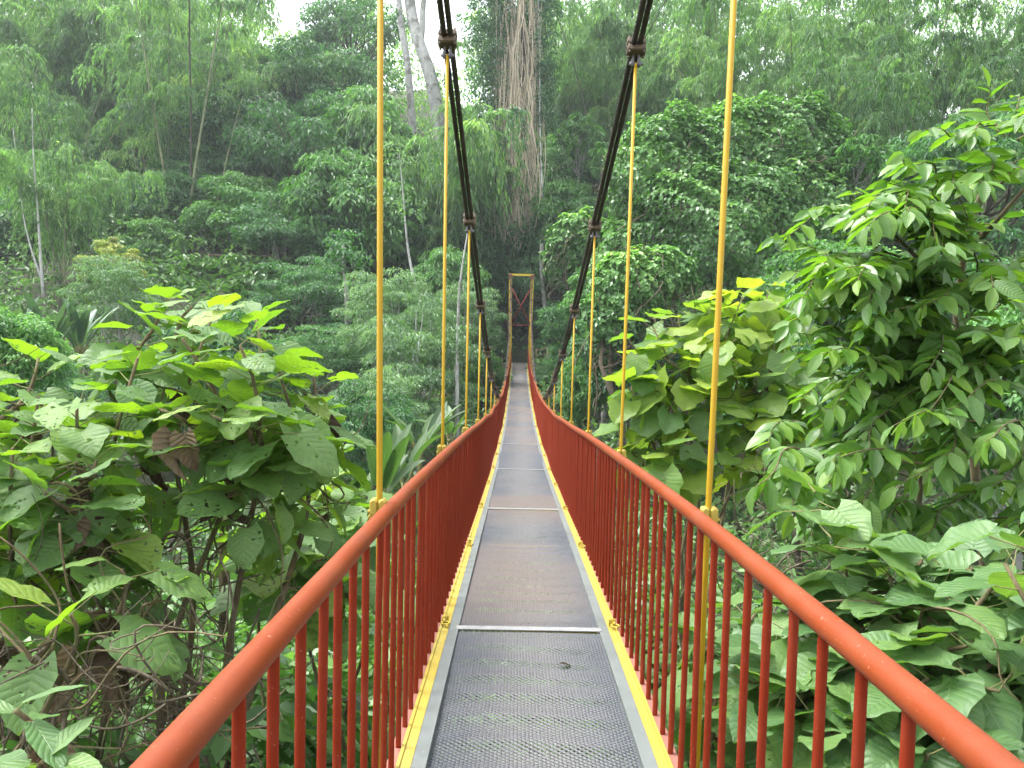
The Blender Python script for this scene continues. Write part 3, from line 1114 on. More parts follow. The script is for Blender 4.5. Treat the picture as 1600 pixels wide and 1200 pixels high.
def big_leaf_shrub(name, label, base, tips, protos, size, per, stem_r=0.03, g=None, cat='shrub', group=None, mains=3, elev=(0.75, -0.35),
                   spacing=0.055, dead=0, twigs=0, dead_protos=None):
    """stems that branch towards the tips, a whorl of stalked leaves round each tip; every leaf is an object"""
    g = g or np.random.default_rng(5)
    base = np.array(base, float)
    root = empty(name, tuple(base), label, cat, group)
    mb = MB()
    paths = []
    tips = [np.array(t, float) for t in tips]
    for k, t in enumerate(tips):
        if k < mains or not paths:
            a = base + np.array([g.normal(0, 0.18), g.normal(0, 0.15), -0.3])
            P = wobble_path(a, t, 14, g, 0.16)
            P[:, 2] += 0.0
            r0 = stem_r
        else:
            best, bi = None, 0
            for q in paths[:max(mains, 1) + 4]:
                for i in range(3, len(q) - 3):
                    d = np.linalg.norm(q[i] - t) + (0.8 if q[i][2] > t[2] - 0.15 else 0)
                    if best is None or d < best[0]:
                        best = (d, q[i])
            P = wobble_path(best[1], t, 9, g, 0.04)
            P[:, 2] -= 0.06 * np.sin(np.linspace(0, math.pi, 9)) * np.linalg.norm(P[0] - P[-1])
            r0 = stem_r * 0.62
        paths.append(P)
        mb.tube(P - base, np.linspace(r0, 0.009, len(P)), 8)
    for _ in range(twigs):
        q = paths[g.integers(len(paths))]
        a = q[g.integers(1, max(2, len(q) // 2 + 1))]
        b = a + np.array([g.normal(0, 0.5), g.normal(0, 0.35), g.normal(-0.1, 0.4)])
        if min(abs(a[0]), abs(b[0])) < 1.15 or a[0] * b[0] < 0:
            continue
        mb.tube(wobble_path(a, b, 15, g, 0.10) - base, np.linspace(0.009, 0.003, 15), 4, cap=False)
    mb.build('stem', M['stem'], root)
    for P in paths:
        t = P[-1]
        ax = P[-1] - P[-3]
        ax = ax / np.linalg.norm(ax)
        n = int(round(per * g.uniform(0.75, 1.25)))
        a0 = g.uniform(0, 6.28)
        for k in range(n):
            f = k / max(1, n - 1)
            p = t - ax * spacing * k
            az = a0 + k * 2.399 + g.normal(0, 0.25)
            el = elev[0] + (elev[1] - elev[0]) * f + g.normal(0, 0.15)
            D = np.array([math.cos(az) * math.cos(el), math.sin(az) * math.cos(el), math.sin(el)])
            s = g.uniform(*size) * (0.62 + 0.38 * min(1, f * 2.5 + 0.2))
            new_obj('leaf', protos[g.integers(len(protos))], root,
                    mat4=frame(p - base, D, UP, s, g.normal(0, 0.22)))
    for _ in range(dead):
        q = paths[g.integers(len(paths))]
        p = q[g.integers(2, len(q) - 2)]
        az = g.uniform(0, 6.28)
        D = np.array([math.cos(az) * 0.5, math.sin(az) * 0.5, -0.8])
        new_obj('dead_leaf', dead_protos[g.integers(len(dead_protos))], root,
                mat4=frame(p - base, D, (math.cos(az), math.sin(az), 0.5), g.uniform(*size) * 0.85, g.normal(0, 0.5)))
    return root


def spray_tree(name, label, trunk_pts, trunk_r, branches, protos, massmat, blade, leaf_len, step, n_objs, g, cat='tree', group=None, keep_order=None):
    """long arching branches with leaves in two rows; the leaves that show largest are objects, the rest one mass"""
    base = np.array(trunk_pts[0], float)
    root = empty(name, tuple(base), label, cat, group)
    mb = MB()
    for tp, r in zip(trunk_pts[1], trunk_r):
        tp = np.array(tp, float)
        mb.tube(tp - base, np.linspace(r, r * 0.45, len(tp)), 8)
    spots = []
    for (a, b, arch) in branches:
        a, b = np.array(a, float), np.array(b, float)
        ln = np.linalg.norm(b - a)
        n = 14
        P = wobble_path(a, b, n, g, 0.05 * ln)
        P[:, 2] += arch * ln * np.sin(np.linspace(0, math.pi, n))
        mb.tube(P - base, np.linspace(0.011, 0.003, n), 5, cap=False)
        T = nrm(np.gradient(P, axis=0))
        m = int(ln * 0.9 / step)
        for k in range(m):
            f = 0.14 + 0.86 * k / max(1, m - 1)
            i = f * (n - 1)
            i0 = min(int(i), n - 2)
            p = P[i0] * (1 - (i - i0)) + P[i0 + 1] * (i - i0)
            d = T[i0]
            side = np.cross(d, UP)
            side = side / max(np.linalg.norm(side), 1e-6) * (1 if k % 2 else -1)
            D = d * g.uniform(0.4, 0.8) + side * g.uniform(0.6, 1.0) - UP * g.uniform(0.0, 0.55)
            if k >= m - 1:
                D = d - UP * 0.4
            N = UP + side * 0.3 + np.array([0, -0.25, 0]) + g.normal(0, 0.25, 3)
            s = leaf_len * g.uniform(0.75, 1.15) * (0.75 if k > m - 3 else 1.0)
            spots.append((p, D, N, s))
    mb.build('trunk', M['stem'], root)
    depth = np.array([s[0][1] for s in spots]) + g.uniform(0, 0.8, len(spots))
    order = np.argsort(depth)
    for i in order[:n_objs]:
        p, D, N, s = spots[i]
        new_obj('leaf', protos[g.integers(len(protos))], root, mat4=frame(p - base, D, N, s, g.normal(0, 0.3)))
    rest = order[n_objs:]
    if len(rest):
        V0, uv0, Q0 = blade
        VV, QQ, AA = [], [], []
        for q, i in enumerate(rest):
            p, D, N, s = spots[i]
            m = np.array(frame(p - base, D, N, s, g.normal(0, 0.3)))
            VV.append(V0 @ m[:3, :3].T + m[:3, 3])
            QQ.append(Q0 + q * len(V0))
            AA.append(np.full(len(V0), np.clip(g.normal(0.5, 0.25), 0, 1)))
        me = make_mesh('foliage', np.concatenate(VV), [np.concatenate(QQ)], massmat, attr=np.concatenate(AA))
        tag(new_obj('foliage', me, root), kind='stuff')
    return root


# ================================================================== vegetation: prototypes
T = {}
T['dark1'] = tree_proto('dark1', 101, 3.6, 3.2, 9, 75, 190, 0.30, 0.13, M['lf_dark'], M['bark_dark'], hang=14)
T['dark2'] = tree_proto('dark2', 102, 3.4, 3.8, 9, 80, 170, 0.34, 0.11, M['lf_dark'], M['bark_dark'], droop=0.6, hang=14)
T['mid1'] = tree_proto('mid1', 103, 3.5, 3.0, 9, 70, 190, 0.33, 0.15, M['lf_mid'], M['bark_grey'], droop=0.4)
T['mid2'] = tree_proto('mid2', 104, 3.3, 4.2, 9, 85, 160, 0.40, 0.14, M['lf_mid'], M['bark_grey'], droop=0.8, flat=0.8)
T['pale1'] = tree_proto('pale1', 105, 3.4, 3.4, 8, 85, 165, 0.30, 0.095, M['lf_pale'], M['bark_white'], 0.13, droop=0.5, flat=0.45, shape='layer', hang=20)
T['pale2'] = tree_proto('pale2', 106, 3.0, 4.4, 8, 90, 150, 0.28, 0.085, M['lf_pale'], M['bark_white'], 0.12, droop=0.8, flat=0.6, hang=20)
T['yellow1'] = tree_proto('yellow1', 107, 3.2, 3.6, 6, 60, 170, 0.30, 0.13, M['lf_yellow'], M['bark_grey'], 0.1, flat=0.55, clump=(0.45, 0.9))
T['layer1'] = tree_proto('layer1', 108, 3.8, 2.8, 8, 60, 220, 0.26, 0.10, M['lf_dark'], M['bark_grey'], 0.16, flat=0.3, shape='layer', hang=8)
T['star1'] = tree_proto('star1', 109, 3.0, 2.6, 8, 46, 20, 1.05, 0.26, M['lf_mid'], M['bark_grey'], 0.12, droop=0.5, flat=0.3, clump=(0.25, 0.4), hexa=True)
BAM = {'bam1': bamboo_proto(201), 'bam2': bamboo_proto(202, nc=8, bend=5.0, spread=0.3), 'bam3': bamboo_proto(203, H=18, nc=8, bend=4.5, spread=0.3, start=0.2)}
BAM['plume'] = bamboo_proto(204, H=10, nc=7, bend=4.0, spread=0.34, start=0.12, sprays=70, droop=1.5)


def place_tree(kind, px, py, Y, w_px, label, group=None, cat='tree', sz=1.0, name='broadleaf_tree'):
    tr, cr, RX, H0 = T[kind]
    s = (w_px * Y / F_PX) / (2.25 * RX)
    c = at(px, py, Y)
    root = empty(name, (c.x, c.y, c.z - H0 * s * sz), label, cat, group)
    m4 = Matrix.Rotation(rng.uniform(0, 6.28), 4, 'Z') @ Matrix.Diagonal((s, s, s * sz, 1))
    new_obj('trunk', tr, root, mat4=m4)
    o = new_obj('crown', cr, root, mat4=m4)
    o['kind'] = 'stuff'
    return root


def place_bamboo(kind, px, py_base, py_top, Y, label, group=None, rot=None, culms=True):
    cms, fol = BAM[kind]
    a, b = at(px, py_base, Y), at(px, py_top, Y)
    H = {'bam1': 22.0, 'bam2': 22.0, 'bam3': 18.0, 'plume': 10.0}[kind]
    s = (b.z - a.z) / (H * 0.92)
    root = empty('bamboo_clump', tuple(a), label, 'bamboo', group)
    m4 = Matrix.Rotation(rng.uniform(0, 6.28) if rot is None else rot, 4, 'Z') @ Matrix.Scale(s, 4)
    for c in cms:
        new_obj('culm', c, root, mat4=m4)
    o = new_obj('foliage', fol, root, mat4=m4)
    o['kind'] = 'stuff'


# ================================================================== vegetation: far slope
ORD = ['first', 'second', 'third', 'fourth', 'fifth', 'sixth', 'seventh', 'eighth', 'ninth', 'tenth', 'eleventh', 'twelfth']


def distant_forest():
    g = np.random.default_rng(31)
    lv = Leaves()
    # skyline of the far wood in photograph pixels
    kx = [-300, 300, 405, 425, 475, 525, 545, 600, 655, 675, 710, 742, 760, 900, 1500, 1540, 1580, 1900]
    ky = [-160, -140, -60, 35, 62, 55, -20, -30, 60, 105, 110, 60, -120, -160, -140, -20, -60, -160]
    n = 0
    C = []
    while n < 7600:
        px = g.uniform(-300, 1900) if n < 6000 else (g.uniform(-900, -300) if n % 2 else g.uniform(1900, 2500))
        lim = np.interp(px, kx, ky)
        py = g.uniform(-160, 430 if -300 < px < 1900 else 560)
        if py < lim + 12:
            continue
        Y = g.uniform(88, 104) if -300 < px < 1900 else g.uniform(62, 78)
        c = np.array(at(px, py, Y))
        spread_leaves(lv, c, g.uniform(1.0, 2.2), 32, g, 0.62, 0.26, 0.8, 0.6, 0.5, False, g.normal(0.42, 0.15), 0.15)
        n += 1
    o = new_obj('distant_forest', lv.mesh('distant_forest', M['lf_bamboo']))
    tag(o, 'hazy green wood closing the view behind the bamboo', 'forest', kind='stuff')


distant_forest()

k = 0
for (kd, px, pb, pt, Y) in [('bam1', -70, 430, -40, 66), ('bam2', 30, 420, -90, 72), ('bam3', 105, 430, 60, 58), ('bam1', 185, 420, -80, 70),
                            ('bam2', 262, 430, -70, 64), ('bam1', 330, 420, -30, 69), ('bam3', 405, 400, 95, 76), ('bam1', 60, 400, -60, 84),
                            ('bam2', 230, 380, -90, 86), ('bam2', 340, 380, -20, 86)]:
    place_bamboo(kd, px, pb, pt, Y, '%s feathery bamboo clump counted from the left edge, on the upper left slope' % ORD[k], 'bamboo on the upper left slope')
    k += 1
k = 0
for (kd, px, pb, pt, Y) in [('bam1', 890, 420, -60, 78), ('bam2', 960, 420, -80, 74), ('bam1', 1050, 420, -40, 70), ('bam2', 1130, 420, -80, 64),
                            ('bam3', 1230, 420, 0, 56), ('bam1', 1300, 430, -70, 60), ('bam2', 1400, 430, -80, 56), ('bam3', 1470, 430, 20, 48),
                            ('bam1', 1560, 440, -60, 54), ('bam2', 1660, 440, -60, 50), ('bam2', 1010, 400, -90, 88), ('bam1', 1330, 400, -90, 80)]:
    place_bamboo(kd, px, pb, pt, Y, '%s feathery bamboo clump counted from the vine hung trunk, on the right slope' % ORD[k], 'bamboo on the right slope')
    k += 1
place_bamboo('plume', 655, 470, 170, 62, 'drooping bright green bamboo beside the left cable under the white trunk')
place_bamboo('plume', 668, 440, 225, 66, 'drooping dark bamboo between the left cable and the vine hung trunk')
place_bamboo('plume', 95, 400, 215, 46, 'small pale bamboo plume bending over above the blue green blade leaves')

for (kd, px, py, Y, w, lab) in [
    ('dark2', 548, 62, 82, 140, 'dark leafy tree at the sky gap beside the first left suspender'),
    ('dark1', 430, 185, 74, 250, 'dark broad tree high on the slope below the left sky gap'),
    ('dark2', 520, 170, 70, 200, 'dark drooping tree between the left sky gap and the first suspender'),
    ('dark1', 385, 235, 66, 220, 'dark rounded tree beside the tall bare bamboo poles'),
    ('mid2', 565, 250, 62, 190, 'brighter green tree hanging behind the first left suspender'),
    ('dark2', 470, 270, 60, 220, 'dense dark tree in the middle of the left slope'),
    ('mid1', 385, 345, 56, 180, 'mid green tree above the small wooden rail fence'),
    ('layer1', 455, 370, 54, 220, 'layered dark tree just beside the small rail fence'),
    ('mid2', 545, 350, 55, 200, 'green drooping tree left of the first suspender at mid height'),
    ('dark1', 620, 390, 60, 190, 'dark tree between the first and second left suspenders'),
    ('dark2', 735, 420, 66, 150, 'dark tree under the vine hung trunk left of the tower'),
    ('layer1', 480, 470, 47, 200, 'layered dark tree above the big leaf shrub'),
    ('layer1', 520, 560, 40, 170, 'dark flat layered tree over the shaded gully'),
    ('pale1', 610, 500, 38, 170, 'pale grey green tree behind the first left suspender'),
    ('pale2', 655, 580, 34, 190, 'tall pale tree with hanging leaves between the left suspenders'),
    ('pale1', 600, 640, 30, 150, 'pale bushy tree low beside the first left suspender'),
    ('pale1', 730, 500, 44, 120, 'pale leafy tree just left of the far tower'),
    ('mid1', 745, 590, 46, 110, 'green bush at the left foot of the far tower'),
    ('dark1', 815, 455, 66, 130, 'dark tree framed by the far tower'),
    ('dark2', 880, 450, 62, 140, 'dark tree just right of the far tower'),
    ('mid2', 890, 355, 64, 130, 'green tree right of the vine hung trunk above the tower'),
    ('dark1', 900, 270, 72, 140, 'dark tree between the vine hung trunk and the right cable'),
    ('star1', 905, 215, 66, 90, 'star leaved tree right of the vine hung trunk'),
    ('star1', 960, 250, 62, 90, 'star leaved tree behind the right cable'),
    ('mid1', 860, 340, 70, 110, 'light green tree at the foot of the vine hung trunk'),
    ('mid1', 960, 470, 40, 170, 'mid green tree behind the right suspenders'),
    ('dark2', 915, 520, 44, 130, 'dark tree beside the right railing end'),
    ('mid2', 935, 600, 34, 130, 'green drooping tree low behind the third right suspender'),
    ('layer1', 870, 590, 50, 90, 'small dark tree at the right foot of the far tower'),
    ('dark1', 1010, 560, 32, 220, 'dark green tree behind the lime leaved shrub'),
    ('dark1', 1380, 330, 40, 240, 'dark tree between the vine mound and the glossy leaved tree'),
    ('dark2', 1530, 300, 36, 260, 'dark tree behind the top of the glossy leaved tree'),
    ('star1', 1345, 245, 34, 90, 'star leaved tree beside the top of the vine mound'),
    ('mid1', 1300, 470, 26, 240, 'mid green tree behind the glossy leaved tree'),
    ('dark2', 1480, 520, 22, 300, 'dark tree filling behind the glossy leaved tree'),
    ('dark1', 1250, 640, 20, 260, 'dark low tree behind the lime leaved shrub on the right'),
    ('mid2', 1600, 640, 18, 300, 'green tree at the right edge behind the glossy leaves'),
    ('dark2', 805, 505, 67, 110, 'shaded tree filling the dark gap under the far tower'),
    ('dark1', 800, 380, 70, 150, 'dark tree rising directly above the far tower'),
    ('layer1', 768, 545, 60, 70, 'low dark tree just left of the tower landing'),
    ('layer1', 852, 545, 60, 70, 'low dark tree just right of the tower landing'),
    ('mid2', 700, 460, 52, 130, 'green tree behind the second left suspender'),
    ('mid1', 250, 395, 54, 130, 'leafy bush at the left end of the small rail fence'),
    ('dark1', 330, 290, 62, 150, 'dark tree behind the leaning bamboo poles'),
    ('dark1', 290, 330, 60, 170, 'dark understorey tree below the bare bamboo poles'),
    ('dark2', 200, 360, 58, 170, 'dark understorey tree behind the yellow leaved shrub'),
    ('dark1', 60, 380, 56, 220, 'dark understorey tree near the left edge'),
    ('dark2', 0, 300, 62, 200, 'dark tree at the left edge under the bamboo'),
    ('dark1', 140, 290, 66, 180, 'dark understorey tree behind the pale bamboo plume'),
    ('layer1', 40, 620, 22, 260, 'shaded bush at the left edge behind the big leaves'),
    ('mid1', 0, 560, 16, 200, 'leafy bush at the left edge below the blade leaves'),
    ('dark1', 330, 600, 30, 260, 'shaded bush behind the big leaf shrub'),
    ('dark2', 560, 680, 24, 160, 'dark bush over the banana leaves by the left railing'),
    ('pale1', 180, 470, 34, 150, 'pale layered shrub under the yellow leaved shrub'),
]:
    place_tree(kd, px, py, Y, w, lab)
place_tree('yellow1', 183, 425, 38, 105, 'yellow green variegated shrub on the left bank', cat='shrub', name='variegated_shrub')


# ---- vine hung trunk
def vine_tree():
    g = np.random.default_rng(77)
    Y = 64.0
    b = at(800, 440, Y)
    t = at(812, -120, Y)
    root = empty('vine_hung_tree', tuple(b), 'huge trunk hidden in a curtain of brown hanging roots above the tower', 'tree')
    B = np.array(b)
    Tt = np.array(t)
    mb = MB()
    P = wobble_path(B - UP * 8, Tt, 12, g, 0.4)
    mb.tube(P - B, np.linspace(0.22, 0.18, 12), 12)
    mb.build('trunk', M['bark_dark'], root)
    H = Tt[2] - B[2]
    mb = MB()
    for k in range(250):
        az = g.uniform(math.pi, 2 * math.pi) if g.random() < 0.85 else g.uniform(0, math.pi)
        rr = g.uniform(0.3, 2.0) + abs(g.normal(0, 0.3))
        off = np.array([math.cos(az) * rr * 0.95, math.sin(az) * rr * 0.6, 0])
        z1 = H * g.uniform(0.45, 1.0)
        z0 = max(H * (0.08 + 0.12 * g.random()), z1 - H * g.uniform(0.25, 0.8))
        nn = 16
        a = off + UP * z1 + (Tt - B) * np.array([1, 1, 0]) * z1 / H
        e = off * g.uniform(0.75, 1.15) + UP * z0 + np.array([g.normal(0, 0.35) + 0.3, 0, 0])
        Q = wobble_path(a, e, nn, g, 0.40)
        mb.tube(Q, g.uniform(0.012, 0.034), 4, cap=False)
    tag(mb.build('hanging_roots', M['root'], root), kind='stuff')
    lv = Leaves()
    for k in range(900):
        side = g.random()
        if side < 0.42:
            px, py = g.uniform(738, 790), g.uniform(-60, 330)
        elif side < 0.58:
            px, py = g.uniform(835, 868), g.uniform(-60, 200)
        else:
            px, py = g.uniform(768, 848), g.uniform(-60, 450)
        c = np.array(at(px + g.normal(0, 6), py, Y + (g.uniform(-0.2, 1.2) if side > 0.58 and py < 330 else g.uniform(-1.6, 0.8)))) - B
        spread_leaves(lv, c, g.uniform(0.3, 0.75), 46, g, 0.24, 0.13, 1.5, 0.4, 1.0, False, g.normal(0.45, 0.12), 0.15)
    tag(new_obj('climber_leaves', lv.mesh('climber_leaves', M['lf_dark']), root), kind='stuff')


vine_tree()


# ---- white trunk tree against the sky, slender pale trunks
def trunk_tree(name, label, px_paths, Y, radii, mat, crown_px=None, leafm=None, L=0.3, W=0.12, n=40, rad=0.7, cat='tree', tone=0.5):
    g = np.random.default_rng(abs(hash(label)) % 1000 if False else len(label) * 7 + int(Y))
    b = at(*px_paths[0][0], Y)
    B = np.array(b)
    root = empty(name, tuple(b), label, cat)
    mb = MB()
    for path, (r0, r1) in zip(px_paths, radii):
        pts = np.array([np.array(at(x, y, Y + (0.0))) for x, y in path])
        # resample with slight wobble
        q = np.linspace(0, len(pts) - 1, 4 * len(pts))
        P = np.stack([np.interp(q, np.arange(len(pts)), pts[:, k]) for k in range(3)], -1)
        for _ in range(3):
            P[1:-1] = 0.25 * P[:-2] + 0.5 * P[1:-1] + 0.25 * P[2:]
        ph = g.uniform(0, 6.28, 3)
        P += np.sin(np.linspace(0, 9, len(P))[:, None] + ph) * r0 * 0.35
        mb.tube(P - B, np.linspace(r0, r1, len(P)), 10)
    mb.build('trunk', mat, root)
    if crown_px:
        lv = Leaves()
        for (x, y, s) in crown_px:
            for _ in range(max(1, int(s))):
                c = np.array(at(x + g.normal(0, 14), y + g.normal(0, 10), Y + g.normal(0, 0.8))) - B
                spread_leaves(lv, c, rad * g.uniform(0.7, 1.3), n, g, L, W, 0.6, 0.6, 0.4, False, tone, 0.16)
        o = new_obj('crown', lv.mesh('crown', leafm), root)
        o['kind'] = 'stuff'


trunk_tree('white_trunk_tree', 'tall tree with a thick mottled white trunk against the sky gap',
           [[(700, 330), (676, 150), (655, 60), (640, -20), (628, -120)], [(655, 62), (662, 20), (668, -30), (690, -120)], [(648, 230), (634, 90), (628, 40), (622, -20), (610, -120)]],
           74, [(0.72, 0.42), (0.32, 0.2), (0.36, 0.24)], M['bark_white'],
           [(540, 25, 4), (575, 55, 4), (600, 10, 4), (560, -10, 4), (615, 95, 3), (735, 20, 4), (742, 60, 3), (700, 125, 3)], M['lf_dark'], 0.42, 0.18, 34, 1.1, tone=0.35)
trunk_tree('slender_tree', 'slender forked white stem above the blade leaved plants', [[(68, 465), (62, 380), (58, 320), (52, 240), (50, 170)], [(66, 440), (50, 395), (38, 350), (30, 280), (20, 200)]], 44,
           [(0.09, 0.015), (0.06, 0.012)], M['bark_white'], [(40, 335, 2), (60, 300, 3)], M['lf_pale'])
trunk_tree('slender_tree', 'slender pale trunk above the middle of the big leaf shrub', [[(472, 540), (468, 430), (463, 330), (460, 230)]], 58, [(0.15, 0.05)], M['bark_grey'], [(458, 235, 7), (475, 265, 5), (445, 280, 4)], M['lf_dark'])
trunk_tree('slender_tree', 'slender white trunk between the second and third left suspenders', [[(716, 690), (712, 600), (716, 500), (722, 420), (735, 320)]], 33, [(0.11, 0.015)], M['bark_white'])
trunk_tree('slender_tree', 'leaning white trunk left of the second left suspender', [[(672, 600), (655, 470), (640, 400), (630, 330), (624, 240)]], 40, [(0.11, 0.015)], M['bark_white'], [(626, 250, 5), (640, 320, 3), (612, 300, 3)], M['lf_pale'])
trunk_tree('slender_tree', 'thin pale trunk right of the vine hung trunk', [[(847, 320), (845, 220), (843, 140), (842, 60), (841, -60)]], 63, [(0.09, 0.05)], M['bark_white'])
trunk_tree('slender_tree', 'leaning bare bamboo pole above the small rail fence', [[(322, 405), (338, 320), (358, 230), (380, 150)]], 57, [(0.10, 0.02)], M['culm'])
trunk_tree('slender_tree', 'tall straight bare pole on the left slope', [[(292, 370), (308, 240), (325, 130), (342, 40), (365, -60)]], 57, [(0.11, 0.03)], M['culm'])
trunk_tree('slender_tree', 'thin dark straight pole beside the tall pale pole', [[(300, 350), (298, 220), (297, 90), (296, -40)]], 58, [(0.09, 0.05)], M['bark_dark'])
trunk_tree('slender_tree', 'thin leaning pole crossing behind the left slope bamboo', [[(272, 370), (255, 260), (238, 160), (222, 60), (205, -40)]], 58, [(0.11, 0.03)], M['culm'])
trunk_tree('slender_tree', 'dark trunk in the shaded gully by the left tree', [[(548, 640), (545, 560), (540, 470), (538, 380)]], 42, [(0.2, 0.08)], M['bark_grey'], [(538, 385, 8), (520, 410, 5), (556, 405, 5)], M['lf_dark'])
trunk_tree('slender_tree', 'dark trunk standing right of the far tower', [[(855, 570), (853, 520), (848, 450), (846, 380)]], 60, [(0.2, 0.14)], M['bark_grey'])


# ---- vine covered mound and other vine heaps on the right bank
def place_mound(label, seed, px, py, Y, lumps_px, n, L, W, leafm=None, twigs=60):
    """lumps in photograph pixels: (px, py, rx_px, rz_px, dy metres)"""
    k = Y / F_PX
    c = at(px, py, Y)
    C = np.array(c)
    lumps = []
    for (x, y, rx, rz, dy) in lumps_px:
        p = np.array(at(x, y, Y)) - C
        lumps.append((p[0], p[1] + dy, p[2], rx * k, max(rx, rz) * k * 0.7, rz * k))
    st, fo = mound_proto('vine', seed, lumps, n, L, W, leafm or M['lf_vine'], twigs)
    root = empty('vine_covered_tree', tuple(c), label, 'tree')
    new_obj('stem', st, root)
    o = new_obj('foliage', fo, root)
    o['kind'] = 'stuff'


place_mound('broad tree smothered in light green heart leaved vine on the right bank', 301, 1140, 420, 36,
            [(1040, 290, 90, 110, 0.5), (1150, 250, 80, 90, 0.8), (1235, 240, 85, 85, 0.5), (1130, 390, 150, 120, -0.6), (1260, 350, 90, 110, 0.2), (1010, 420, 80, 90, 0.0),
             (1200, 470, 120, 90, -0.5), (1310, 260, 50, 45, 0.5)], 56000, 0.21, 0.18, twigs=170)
place_mound('low heap of pale green vine beside the right cable', 302, 925, 400, 44, [(905, 385, 48, 50, 0), (950, 420, 45, 55, -0.3), (880, 410, 30, 30, 0)], 12000, 0.22, 0.18)
place_mound('bluish green vine heap behind the right suspenders', 303, 990, 470, 30, [(985, 450, 60, 55, 0), (1035, 430, 50, 40, 0), (960, 500, 45, 55, -0.3)], 15000, 0.19, 0.17)


# ---- undergrowth on the ravine floor and banks
def undergrowth():
    g = np.random.default_rng(41)
    lv = Leaves()
    n = 0
    while n < 6800:
        y = g.uniform(3.2, 76) if g.random() < 0.75 else g.uniform(3.2, 16)
        x = g.uniform(-1, 1) * (3.0 + y * 1.0)
        if abs(x) < 0.9 and y < 4:
            continue
        z = float(ground_z(x, y))
        hgt = g.uniform(0.05, 0.9) * (1 + y / 45) if abs(x) > 1.3 else g.uniform(0.0, 0.4)
        if z + hgt > float(dz(y)) - 0.5 and abs(x) < 1.2:
            continue
        big = g.random()
        L = 0.13 + 0.17 * big + 0.0035 * y
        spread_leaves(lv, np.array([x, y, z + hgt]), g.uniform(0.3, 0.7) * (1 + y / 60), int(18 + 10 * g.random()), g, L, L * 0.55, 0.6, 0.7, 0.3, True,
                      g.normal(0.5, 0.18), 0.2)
        n += 1
    o = new_obj('undergrowth', lv.mesh('undergrowth', M['lf_under']))
    tag(o, 'mixed green undergrowth covering the ravine floor and banks', 'undergrowth', kind='stuff')


undergrowth()


def ground_cover():
    g = np.random.default_rng(43)
    lv = Leaves()
    for _ in range(900):
        px, py = g.uniform(235, 450), g.uniform(412, 500)
        Y = 46 + (500 - py) / 90 * 6 + g.normal(0, 0.4)
        c = np.array(at(px, py + g.normal(0, 3), Y))
        m = 7
        az = g.uniform(0, 6.28, m)
        el = g.uniform(0.1, 1.0, m)
        D = np.stack([np.cos(az) * np.cos(el), np.sin(az) * np.cos(el), np.sin(el)], -1)
        lv.add(np.repeat(c[None], m, 0), D, np.repeat((UP + np.array([0, -0.5, 0]))[None], m, 0) + g.normal(0, 0.2, (m, 3)), g.uniform(0.45, 0.8, m),
               g.uniform(0.18, 0.28, m), np.clip(g.normal(0.55, 0.2, m), 0, 1), True, droop=0.3)
    o = new_obj('ground_cover', lv.mesh('ground_cover', M['lf_under']))
    tag(o, 'carpet of broad pointed leaves on the slope below the rail fence', 'ground cover', kind='stuff')


ground_cover()

# ---- small rail fences
def rail_fence(label, pts_px, Y, n_post, hgt, mat, rails=(0.95, 0.45), r=0.045):
    a, b = np.array(at(*pts_px[0], Y)), np.array(at(*pts_px[1], Y))
    root = empty('rail_fence', tuple(a - UP * hgt), label, 'fence')
    B = a - UP * hgt
    for f in rails:
        mb = MB()
        mb.tube([a - UP * hgt * (1 - f) - B, (a + b) / 2 - UP * (hgt * (1 - f) + 0.03) - B, b - UP * hgt * (1 - f) - B], r * 0.8, 6)
        mb.build('rail', mat, root)
    for k in range(n_post):
        p = a + (b - a) * k / max(1, n_post - 1)
        mb = MB()
        mb.tube([p - UP * (hgt + 0.8) - B, p - B + UP * 0.03], r, 7)
        mb.build('post', mat, root)


rail_fence('small weathered rail fence above the leafy slope', ((326, 397), (430, 399)), 53, 4, 0.9, M['wood'])
rail_fence('grey rail fence leading off right of the far tower', ((838, 546), (872, 540)), 56.5, 3, 1.1, M['wood'], (0.95, 0.6, 0.2), 0.04)
rail_fence('grey rail fence leading off left of the far tower', ((722, 566), (785, 560)), 56.5, 3, 1.1, M['wood'], (0.95, 0.55), 0.04)


# ================================================================== vegetation: near plants
HEART = [blade_grid(11, 9, 0.92, 0.20, 1.0, f, cu, 0.03, s, lb) for s, (f, cu, lb) in enumerate([(0.16, 0.18, 0.10), (0.28, 0.10, 0.14), (-0.12, 0.25, 0.06), (0.05, 0.12, 0.12), (0.35, 0.2, 0.05)])]
HEART_P = [leaf_proto('heart_leaf', HEART[i % 5], p, R(a), M['lf_big'], 0.012, tw) for i, (p, a, tw) in
           enumerate([(0.55, 6, 0.1), (0.7, 20, -0.2), (0.6, 36, 0.15), (0.75, 14, 0.25), (0.5, 28, -0.1), (0.6, -4, -0.15), (0.65, 52, 0.1)])]
HEART_R = [leaf_proto('heart_leaf', HEART[i % 5], p, R(a), M['lf_big_r'], 0.012, tw) for i, (p, a, tw) in
           enumerate([(0.55, 14, 0.1), (0.7, 30, -0.2), (0.6, 48, 0.15), (0.75, 24, 0.25), (0.5, 38, -0.1), (0.6, 4, -0.15)])]
ROUND = [blade_grid(10, 9, 1.02, 0.16, 0.8, f, cu, 0.02, 20 + s, lb, 0.6, 0.40) for s, (f, cu, lb) in enumerate([(0.2, 0.15, 0.22), (0.35, 0.2, 0.18), (0.05, 0.3, 0.25), (-0.15, 0.2, 0.2)])]
ROUND_P = [leaf_proto('round_leaf', ROUND[i % 4], p, R(a), M['lf_lime'], 0.010, tw) for i, (p, a, tw) in
           enumerate([(0.6, 30, 0.1), (0.6, 50, -0.2), (0.7, 70, 0.15), (0.5, 20, 0.25), (0.6, 42, -0.1)])]
